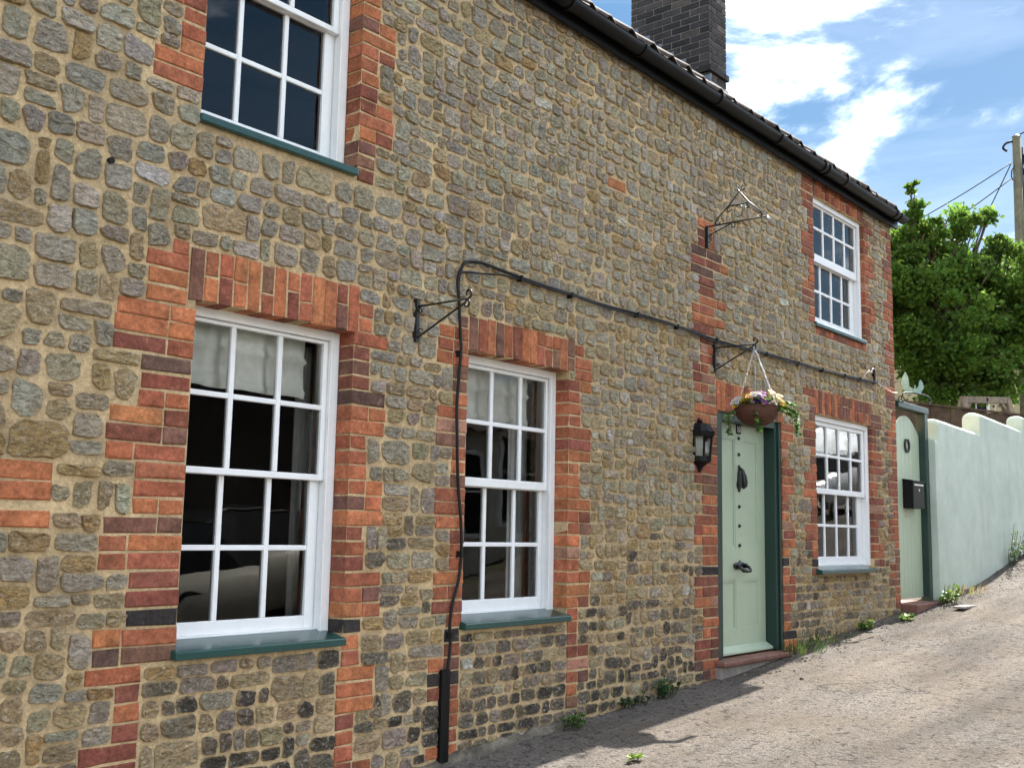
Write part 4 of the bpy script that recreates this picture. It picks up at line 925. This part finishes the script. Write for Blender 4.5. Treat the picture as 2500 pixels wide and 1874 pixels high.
def yof(x, t, z):
    bow = .012*noise.noise((x*.8, z*.9, 2.))+.004*noise.noise((x*4, z*4, 5.)); return yf+bow
nring = 0
for x in xs_:
    zt = crest(x); zb = g(x)-.15; ring = []
    for k in range(nzr+1):
        z = zb+(zt-.045-zb)*k/nzr; ring.append((x, yof(x, k, z), z))
    for k in range(1, 8):
        a = PI-PI*k/8; ring.append((x, (yf+yb_)/2+(yb_-yf)/2*math.cos(a), zt-.045+.045*math.sin(a)+.006*noise.noise((x*9, a, 1.))))
    ring += [(x, yb_, zt-.045), (x, yb_, zb)]; nring = len(ring); B.v += ring
for i in range(len(xs_)-1):
    for k in range(nring-1): a = i*nring+k; B.face((a, a+nring, a+nring+1, a+1))
B.face(tuple(range(nring))); 
B.build('rendered_wall', MT['sagewall'], e, smooth=False)
# ------------------------------------------------------------------ garden beyond: fence, swing frame, tree, pole, house
e = empty('board_fence', (17.4, 1.45, g(17.4))); tag(e, 'brown close-boarded wooden fence behind the green wall', 'fence')
fa, fb = Vector((16.4,2.35,0)), Vector((18.6,.62,0)); nf = 16; fd = (fb-fa).normalized(); fn = Vector((-fd.y, fd.x, 0))
for i in range(nf):
    p = fa.lerp(fb, (i+.5)/nf); hw = (fb-fa).length/nf/2-.003; zt = 3.63-.17*i/nf+U(-.01,.01); zb = g(p.x)-.1; a = p-fd*hw+fn*.01*(i % 2); b = p+fd*hw+fn*.01*(i % 2)
    B = MB(); B.hexa([a.xy.to_tuple()+(zb,), b.xy.to_tuple()+(zb,), (b+fn*.018).xy.to_tuple()+(zb,), (a+fn*.018).xy.to_tuple()+(zb,), a.xy.to_tuple()+(zt,), b.xy.to_tuple()+(zt,), (b+fn*.018).xy.to_tuple()+(zt,), (a+fn*.018).xy.to_tuple()+(zt,)]); B.build('board', MT['fence'], e)
for z in (2.3, 3.3):
    B = MB(); B.bar(fa+fn*.05+Vector((0,0,z)), fb+fn*.05+Vector((0,0,z)), .04, .07); B.build('rail', MT['fence'], e)
B = MB(); B.bar(fa+Vector((0,0,3.655)), fb+Vector((0,0,3.485)), .05, .03); B.build('capping', MT['fence'], e)
e = empty('swing_frame', (20.4, 1.75, g(20.4))); tag(e, 'timber A-frame garden swing standing behind the green wall', 'swing')
A_, B_ = Vector((19.60,1.92,3.93)), Vector((21.14,1.60,4.06)); B = MB(); B.bar(A_-(B_-A_)*.03, B_+(B_-A_)*.03, .09, .12); smooth_edges(B.build('top_beam', MT['wood'], e), .008)
ld = Vector((.55,.60,0)).normalized()
for P in (A_, B_):
    for s in (-1, 1):
        q = P+Vector((.62*s*ld.x+(-.1 if P is A_ else .1), .62*s*ld.y, 0)); q.z = g(q.x)-.05; B = MB(); B.bar(P+Vector((.03*s,.03*s,0)), q, .085, .085); smooth_edges(B.build('leg', MT['wood'], e), .006)
    m_ = P+(B_-A_)*(.14 if P is A_ else -.14); B = MB(); B.bar(m_-Vector((0,0,.05)), P-Vector((0,0,.26)), .06, .06); B.build('brace', MT['wood'], e)
mid = (A_+B_)/2
for s in (-.22, .22):
    p = mid+(B_-A_)*s; B = MB(); B.tube([p-Vector((0,0,.06)), p-Vector((0,0,1.5))], .012, 5); B.build('rope', MT['cablewht'], e)
B = MB(); B.bar(mid+(B_-A_)*-.25-Vector((0,0,1.5)), mid+(B_-A_)*.25-Vector((0,0,1.5)), .18, .03); B.build('swing_seat', MT['wood'], e)
vq = (CAMP-mid); vq.z = 0; vq.normalize(); B = MB(); B.tube([mid+vq*.05, mid+vq*.065], .05, 14); B.build('badge', MT['black'], e)
# tree
tb = Vector((22.25, 3.5, g(22.25))); e = empty('garden_tree', tb); tag(e, 'bushy bright green broadleaf tree behind the garden wall', 'tree')
trng = random.Random(5)
B = MB(); LB = []
def limb(p0, p1, r0, r1, k=5):
    P = [p0.lerp(p1, i/k)+Vector((trng.uniform(-1,1),trng.uniform(-1,1),0))*.06*(p1-p0).length*math.sin(PI*i/k) for i in range(k+1)]
    B.tube(P, [r0+(r1-r0)*i/k for i in range(k+1)], 8); return P
fork = tb+Vector((-.02,-.1,2.5)); limb(tb-Vector((0,0,.2)), fork, .24, .17)
# lobes of the crown : centre, radii
LOB = [((22.15,3.05,6.05),(1.15,1.15,1.25)),((21.75,3.45,6.9),(.75,.8,1.0)),((21.51,3.35,7.95),(.20,.22,.72)),((22.15,2.72,7.35),(.55,.55,.72)),((22.52,2.3,7.35),(.42,.45,.75)),((22.9,1.95,6.75),(.55,.6,.7)),((23.1,1.75,6.1),(.75,.8,.8)),((22.45,3.0,5.05),(1.1,1.2,.75)),((23.15,1.95,5.1),(.75,.75,.7)),((21.6,3.9,6.0),(1.0,1.0,1.3)),((23.6,1.2,6.4),(.9,.9,.8)),((21.3,4.6,6.8),(1.1,1.1,1.3)),((23.9,2.4,6.6),(1.1,1.1,1.0)),((22.9,4.2,6.6),(1.2,1.2,1.3)),((22.05,2.95,4.55),(.7,.6,.45)),((23.5,1.35,5.2),(.6,.6,.6)),((22.36,2.45,6.7),(.5,.5,.5)),((21.55,3.38,7.45),(.34,.36,.5)),((21.5,3.36,8.42),(.12,.12,.30)),((21.72,3.1,7.55),(.3,.3,.4)),((22.3,2.62,8.02),(.14,.14,.28)),((22.63,2.2,8.0),(.16,.16,.3)),((21.85,3.05,7.8),(.24,.24,.35)),((22.86,1.95,7.45),(.14,.14,.28))]
for c, r in LOB:
    c = Vector(c); P = limb(fork, c, .075, .02); 
    for _ in range(3):
        d = Vector((trng.gauss(0,1)*r[0],trng.gauss(0,1)*r[1],trng.gauss(0,1)*r[2]))*.45; limb(P[3], c+d, .03, .01, 3)
B.build('trunk', MT['bark'], e, smooth=True)
B = MB(); nl = 0
for c, r in LOB:
    vol = (r[0]*r[1]*r[2])**(2/3); cnt = int(6800*vol)
    c = Vector(c); clumps = []
    for _ in range(max(5, int(44*vol))):
        d = Vector((trng.gauss(0,1),trng.gauss(0,1),trng.gauss(0,1))).normalized(); q = trng.uniform(.05 if r[0] < .4 else .55, 1.06); clumps.append((c+Vector((d.x*r[0],d.y*r[1],d.z*r[2]))*q, trng.uniform(.12,.30)*min(1,.12+r[0]*1.15), trng.uniform(.72,1.25)))
    for _ in range(cnt):
        cc_, cr, ck = trng.choice(clumps); d = Vector((trng.gauss(0,1),trng.gauss(0,1),trng.gauss(0,1)*.7))*cr*.62; p = cc_+d
        out_ = (p-c).normalized(); dr = (out_+Vector((trng.uniform(-1,1),trng.uniform(-1,1),trng.uniform(-.6,.8)))).normalized(); s = trng.uniform(.075,.13)
        sd_ = dr.cross(Vector((trng.uniform(-1,1),trng.uniform(-1,1),trng.uniform(-1,1)))).normalized(); k = ck*trng.uniform(.8,1.2); hue = trng.random()
        B.col = ((.085+.085*hue)*k, (.20+.045*hue)*k, .035*k)
        up_ = sd_.cross(dr)*s*.12
        B.poly([p, p+dr*s*.5+sd_*s*.36+up_, p+dr*s, p+dr*s*.5-sd_*s*.36+up_]); nl += 1
B.build('crown', MT['leaf'], e, tint=True)
# utility pole and wires
pb = Vector((29.7,3.42,g(29.7))); pt = Vector((28.93,3.14,11.85)); e = empty('utility_pole', pb); tag(e, 'weathered wooden utility pole with fittings behind the tree', 'utility pole')
B = MB(); B.tube([pb-Vector((0,0,.3)), pb.lerp(pt,.5), pt], [.155,.125,.105], 14); B.build('pole', MT['pole'], e, smooth=True)
B = MB(); B.tube([pt, pt+Vector((0,0,.05))], [.11,.05], 12); B.build('pole_cap', MT['black'], e)
B = MB(); q = pt-Vector((0,0,.25)); B.tube(spline([q+Vector((.05,-.05,.15)), q+Vector((-.1,.2,.1)), q+Vector((-.14,.30,-.03)), q+Vector((-.08,.22,-.12))],5), .03, 6); B.build('cable_loop', MT['cableblk'], e, smooth=True)
for i, (dz, h) in enumerate(((.62,.26),(.95,.16))):
    B = MB(); c = pt-Vector((-.12,.22,dz)); B.box(c.x-.08,c.x+.08,c.y-.13,c.y+.10,c.z-h/2,c.z+h/2); B.build('terminal_box', MT['black'], e)
B = MB(); c = pt-Vector((0,0,1.0)); B.tube([c+Vector((0,0,.35)), c+Vector((-.06,.13,.1)), c+Vector((-.05,.15,-.05)), c+Vector((-.02,.12,-.15))], .018, 5); B.build('hook', MT['iron'], e)
B = MB(); B.tube([pt+Vector((.03,-.12,-.3)), pt.lerp(pb,.25)+Vector((-.05,-.14,0)), pt.lerp(pb,.9)+Vector((-.05,-.17,0))], .018, 5); B.build('down_cable', MT['cableblk'], e)
def wire(a, b, sag, label, r=.014):
    a, b = Vector(a), Vector(b); P = [a.lerp(b, i/20)-Vector((0,0,sag*4*(i/20)*(1-i/20))) for i in range(21)]; B = MB(); B.tube(P, r, 5); tag(B.build('overhead_wire', MT['cableblk'], smooth=True, origin=a), label, 'wire', 'overhead wires')
wire((28.92,3.28,11.18), (24.9,9.2,7.6), .35, 'upper overhead wire running left from the pole to behind the roof')
wire((28.95,3.32,10.76), (25.4,8.6,6.6), .2, 'lower overhead wire running left from the pole into the tree')
wire((28.92,3.3,11.14), (27.9,5.6,6.2), .1, 'steep overhead wire dropping from the pole into the tree')
wire((28.95,3.05,11.9), (20,-14,15.5), .3, 'overhead wire rising right from the pole top', .018)
wire((29.4,3.2,8.6), (26.5,6.6,8.0), .1, 'faint low overhead wire crossing left from the pole shaft', .010)
# far buff-brick house with its own windows
e = empty('buff_house', (38, 6, g(38))); tag(e, 'buff brick house glimpsed through gaps in the tree', 'house')
hz = g(38); B = MB(); B.box(34.5,46,4.4,12,hz-.5,9.2); B.build('wall', MT['buff'], e)
B = MB(); B.poly([(34.1,4.0,9.1),(46.4,4.0,9.1),(46.4,8.2,11.6),(34.1,8.2,11.6)]); B.poly([(34.1,12.4,9.1),(34.1,8.2,11.6),(46.4,8.2,11.6),(46.4,12.4,9.1)]); B.poly([(34.5,4.4,9.2),(34.5,8.2,11.5),(34.5,12,9.2)]); B.build('roof', MT['pantile'], e)
for y in (5.6, 8.4):
    for z in (4.4, 7.2):
        B = MB(); B.box(34.44,34.52,y,y+1.1,z,z+1.3); w_ = B.build('window', MT['white'], e); B = MB(); B.box(34.42,34.445,y+.08,y+1.02,z+.08,z+1.22); B.build('pane', MT['black'], w_)
# ------------------------------------------------------------------ weeds along the wall foot
def weed(x, y, label, n, h, spread, col, kind='broad', name='weed'):
    z = g(x)+.005; B = MB()
    for _ in range(n):
        a = U(0,2*PI); r = spread*math.sqrt(U(0,1)); p = Vector((x+r*math.cos(a)*1.6, min(-.015, y+r*math.sin(a)*.7), z)); d = Vector((math.cos(a)*.6+U(-.3,.3), -abs(U(0,.6)), U(.7,1.6))).normalized()
        if kind == 'grass':
            L = h*U(.5,1.1); q = d.cross(Vector((0,0,1))).normalized()*.004; B.col = tuple(v*U(.7,1.3) for v in col); m_ = p+d*L*.6; t = p+d*L+Vector((d.x,d.y,-.5))*L*.25
            B.poly([p-q, p+q, m_+q*.8, m_-q*.8]); B.poly([m_-q*.8, m_+q*.8, t])
        else:
            hh = h*U(.2,1); B.col = (.06,.09,.03); B.tube([p, p+d*hh*.6, p+d*hh], .0025, 4)
            for k in range(4): leaf(B, p+d*hh*U(.4,1), Vector((U(-1,1),U(-1,1),U(-.2,.8))), U(.03,.06)*min(.9,.6+h*2.2), col, False)
    tag(B.build(name, MT['weed'], tint=True, origin=(x, y, z)), label, 'plant', 'weeds along the wall foot', 'stuff' if kind == 'grass' else None)
weed(5.34,-.08,'small leafy weed at the foot of the brick pier by the middle window',14,.10,.06,(.07,.14,.03))
weed(6.02,-.05,'dark broad-leaved weed at the wall base between middle window and door',15,.11,.08,(.045,.09,.03))
weed(6.42,-.04,'taller ivy-like weed in the shade nearer the doorstep',18,.14,.07,(.05,.10,.035))
weed(8.45,-.10,'lit grass tuft growing just right of the doorstep',90,.15,.20,(.08,.14,.03),'grass','grass_tuft')
weed(9.05,-.06,'thin line of grass below the far ground floor window',45,.10,.25,(.08,.14,.03),'grass','grass_tuft')
weed(9.75,-.10,'yellow-green weed at the wall foot under the far window sill end',20,.12,.07,(.16,.25,.05))
weed(10.45,-.22,'low bright weed near the house corner',20,.10,.07,(.17,.27,.05))
weed(11.72,-.22,'bushy bright green weed against the end of the green wall',34,.20,.10,(.17,.28,.05))
weed(12.5,-.13,'dry straw-coloured grass along the green wall foot',120,.16,.35,(.33,.27,.11),'grass','grass_tuft')
weed(14.35,-.16,'tall spindly flowering weed against the green wall',20,.60,.09,(.14,.21,.07))
weed(14.9,-.16,'short leafy weed uphill against the green wall',14,.22,.07,(.14,.25,.05))
weed(4.92,-.77,'tiny moss clump in the road surface',12,.02,.03,(.22,.33,.05),'broad','moss_clump')
B = MB(); n = 14; c = Vector((11.5,-.46,g(11.5)+.028)); B.box(c.x-.22,c.x+.2,c.y-.05,c.y+.06,c.z-.02,c.z)
tag(B.build('drain_cover', MT['concrete'], origin=c), 'small pale utility cover set in the road by the gate', 'cover')
# loose stones and chippings along the wall foot
B = MB()
for _ in range(420):
    x = U(3.5,14.8); y = -.03-abs(rng.gauss(0,.16)); s = U(.004,.014)*(1.5 if rng.random() < .1 else 1); z = rz(x,y); B.col = (1,1,1)
    a = U(0,PI); ca, sa = math.cos(a)*s, math.sin(a)*s
    B.hexa([(x+ca,y+sa,z-.003),(x-sa,y+ca,z-.003),(x-ca,y-sa,z-.003),(x+sa,y-ca,z-.003),(x+ca*.6,y+sa*.7,z+s*.7),(x-sa*.5,y+ca*.6,z+s*.8),(x-ca*.7,y-sa*.6,z+s*.6),(x+sa*.6,y-ca*.6,z+s*.7)])
tag(B.build('gravel', MT['grit'], origin=(9,-.2,g(9))), 'loose grey chippings scattered along the wall foot', 'gravel', kind='stuff')
# ------------------------------------------------------------------ across the lane (seen mirrored in the panes)
def house_opposite(x0, x1, yf, ze, yr, zr_, label, wins, fm):
    e = empty('opposite_house', ((x0+x1)/2, yf-2, g((x0+x1)/2))); tag(e, label, 'house')
    zb = min(g(x0), g(x1))-.4; yb = 2*yr-yf; B = MB(); B.box(x0,x1,yb,yf,zb,ze)
    for x in (x0, x1): B.poly([(x,yf,ze),(x,yr,zr_),(x,yb,ze)])
    B.build('wall', fm, e)
    s = (zr_-ze)/(yf-yr); B = MB()
    for sg in (1, -1):
        y_e = yr+sg*(yf-yr+.3); z_e = ze-.3*s; nn = int((x1-x0)/.3)
        for i in range(nn):
            a, b = x0-.2+(x1-x0+.4)*i/nn, x0-.2+(x1-x0+.4)*(i+1)/nn; m_ = (a+b)/2
            B.poly([(a,y_e,z_e+.05),(m_,y_e,z_e+.11),(m_,yr,zr_+.11),(a,yr,zr_+.05)]); B.poly([(m_,y_e,z_e+.11),(b,y_e,z_e+.05),(b,yr,zr_+.05),(m_,yr,zr_+.11)])
    B.build('roof', MT['pantile'], e)
    for (a, z, w_, h) in wins:
        B = MB(); B.box(a,a+.07,yf,yf+.04,z,z+h); B.box(a+w_-.07,a+w_,yf,yf+.04,z,z+h); B.box(a+.07,a+w_-.07,yf,yf+.04,z,z+.08); B.box(a+.07,a+w_-.07,yf,yf+.04,z+h-.07,z+h); B.box(a+w_/2-.02,a+w_/2+.02,yf,yf+.035,z+.08,z+h-.07); B.box(a+.07,a+w_/2-.02,yf,yf+.035,z+h*.55,z+h*.55+.035); B.box(a+w_/2+.02,a+w_-.07,yf,yf+.035,z+h*.55,z+h*.55+.035)
        wn = B.build('window', MT['white'], e); B = MB(); B.poly([(a+.05,yf+.012,z+.05),(a+.05,yf+.012,z+h-.05),(a+w_-.05,yf+.012,z+h-.05),(a+w_-.05,yf+.012,z+.05)]); B.build('pane', MT['black'], wn)
house_opposite(6.8, 10.9, -6.8, 4.2, -9.2, 6.4, 'dark brick house across the lane with pantile roof', [(9.2,1.4,.95,1.5),(7.5,3.3,1.0,1.2)], MT['redhouse'])
house_opposite(11.4, 16.4, -7.2, 3.1, -9.6, 4.5, 'cream rendered bungalow across the lane with white windows', [(11.9,1.4,1.1,1.3),(13.7,1.5,.95,1.5),(15.1,1.6,1.0,1.2)], MT['paleh'])
house_opposite(18.5, 26.0, -7.2, 4.4, -9.6, 5.8, 'cream rendered cottage further up across the lane', [(19.2,2.5,1.1,1.4),(21.5,2.6,1.3,1.4),(24.0,2.8,1.1,1.3)], MT['paleh'])
def car(x, y, paint, label, flip=1, hood=None):
    hood = hood or paint
    e = empty('parked_car', (x, y, g(x))); tag(e, label, 'car', 'cars parked across the lane'); sl = math.atan((g(x+1.2)-g(x-1.2))/2.4)
    L = [(-1.95,.30,.54,.66),(-1.85,.22,.68,.78),(-1.5,.20,.74,.82),(-.9,.18,.77,.84),(0,.18,.78,.85),(.9,.18,.75,.84),(1.5,.20,.69,.80),(1.85,.24,.60,.72),(1.95,.32,.50,.60)]
    G_ = [(-1.45,.74,.76,.70),(-1.05,.76,1.12,.60),(-.6,.77,1.21,.58),(.0,.78,1.21,.58),(.40,.77,1.15,.58),(.95,.75,.77,.68)]
    def T(p): 
        px, py, pz = p[0]*flip, p[1], p[2]; return (x+px*math.cos(sl)-pz*math.sin(sl), y+py, g(x)+px*math.sin(sl)+pz*math.cos(sl))
    def loft(secs):
        B = MB(); n = len(secs[0])
        for s in secs: B.v += [T(p) for p in s]
        for i in range(len(secs)-1):
            for k in range(n): a = i*n+k; b = i*n+(k+1) % n; B.face((a, a+n, b+n, b))
        B.face(tuple(range(n))[::-1]); q = (len(secs)-1)*n; B.face(tuple(range(q, q+n))); return B
    bd = loft([[(px,-w_*.9,lo),(px,-w_,lo+.15),(px,-w_,hi-.2),(px,-w_*.9,hi),(px,w_*.9,hi),(px,w_,hi-.2),(px,w_,lo+.15),(px,w_*.9,lo)] for px, lo, hi, w_ in L]).build('body', paint, e, smooth=True)
    loft([[(px,-w0,lo-.02),(px,-.58 if hi > 1.2 else -w0,hi),(px,.58 if hi > 1.2 else w0,hi),(px,w0,lo-.02)] for px, lo, hi, w0 in [(a,b,c,.74) for a,b,c,d in G_]]).build('cabin_glass', MT['black'], e)
    loft([[(px,-.585,hi+.004),(px,-.4,hi+.03),(px,.4,hi+.03),(px,.585,hi+.004)] for px, lo, hi, w0 in G_[1:5]]).build('roof_panel', hood, e, smooth=True)
    for px, a, b in ((-1.42,.76,1.12),(.95,.76,1.15)):
        for s in (-1, 1):
            qx = px+(.38 if px < -1 else -.55); B = MB(); B.tube([T((px,s*.745,a)), T((qx,s*.60,b+.01))], .03, 6); B.build('pillar', hood, e)
    for px in (-1.25, 1.22):
        for s in (-1, 1):
            B = MB(); c = T((px, s*.74, .30)); B.lathe([(.19,-.08),(.30,-.09),(.31,0),(.30,.09),(.19,.08)], n=20); B.v = [(c[0]+a_, c[1]+c_, c[2]+b_) for a_, b_, c_ in B.v]; w_ = B.build('wheel', MT['black'], e)
            B = MB(); B.lathe([(.02,.0),(.10,.03),(.19,.04)], n=14, cap=False); B.v = [(c[0]+a_, c[1]+s*(c_+.05), c[2]+b_) for a_, b_, c_ in B.v]; B.build('rim', MT['chrome'], w_)
    for s in (-1, 1):
        B = MB(); B.box(-.06,.06,-.09,.09,-.07,.07); B.v = [tuple(Vector(T((-1.86,s*.60,.60)))+Vector(v)) for v in B.v]; B.build('tail_light', MT['redlamp'], e)
        B = MB(); B.box(-.06,.06,-.12,.12,-.06,.06); B.v = [tuple(Vector(T((1.84,s*.52,.50)))+Vector(v)) for v in B.v]; B.build('headlight', MT['chrome'], e)
MT['redlamp'] = mat('red_lamp', (.5,.02,.02), .2); MT['cream'] = mat('cream_car_paint', (.62,.60,.50), .2); MT['silver'] = mat('white_car_paint', (.72,.73,.74), .2)
car(7.3, -5.1, MT['cream'], 'cream car parked across the lane, mirrored in the nearest window', 1, MT['black'])
car(20.6, -4.9, MT['silver'], 'white car parked uphill across the lane', -1)
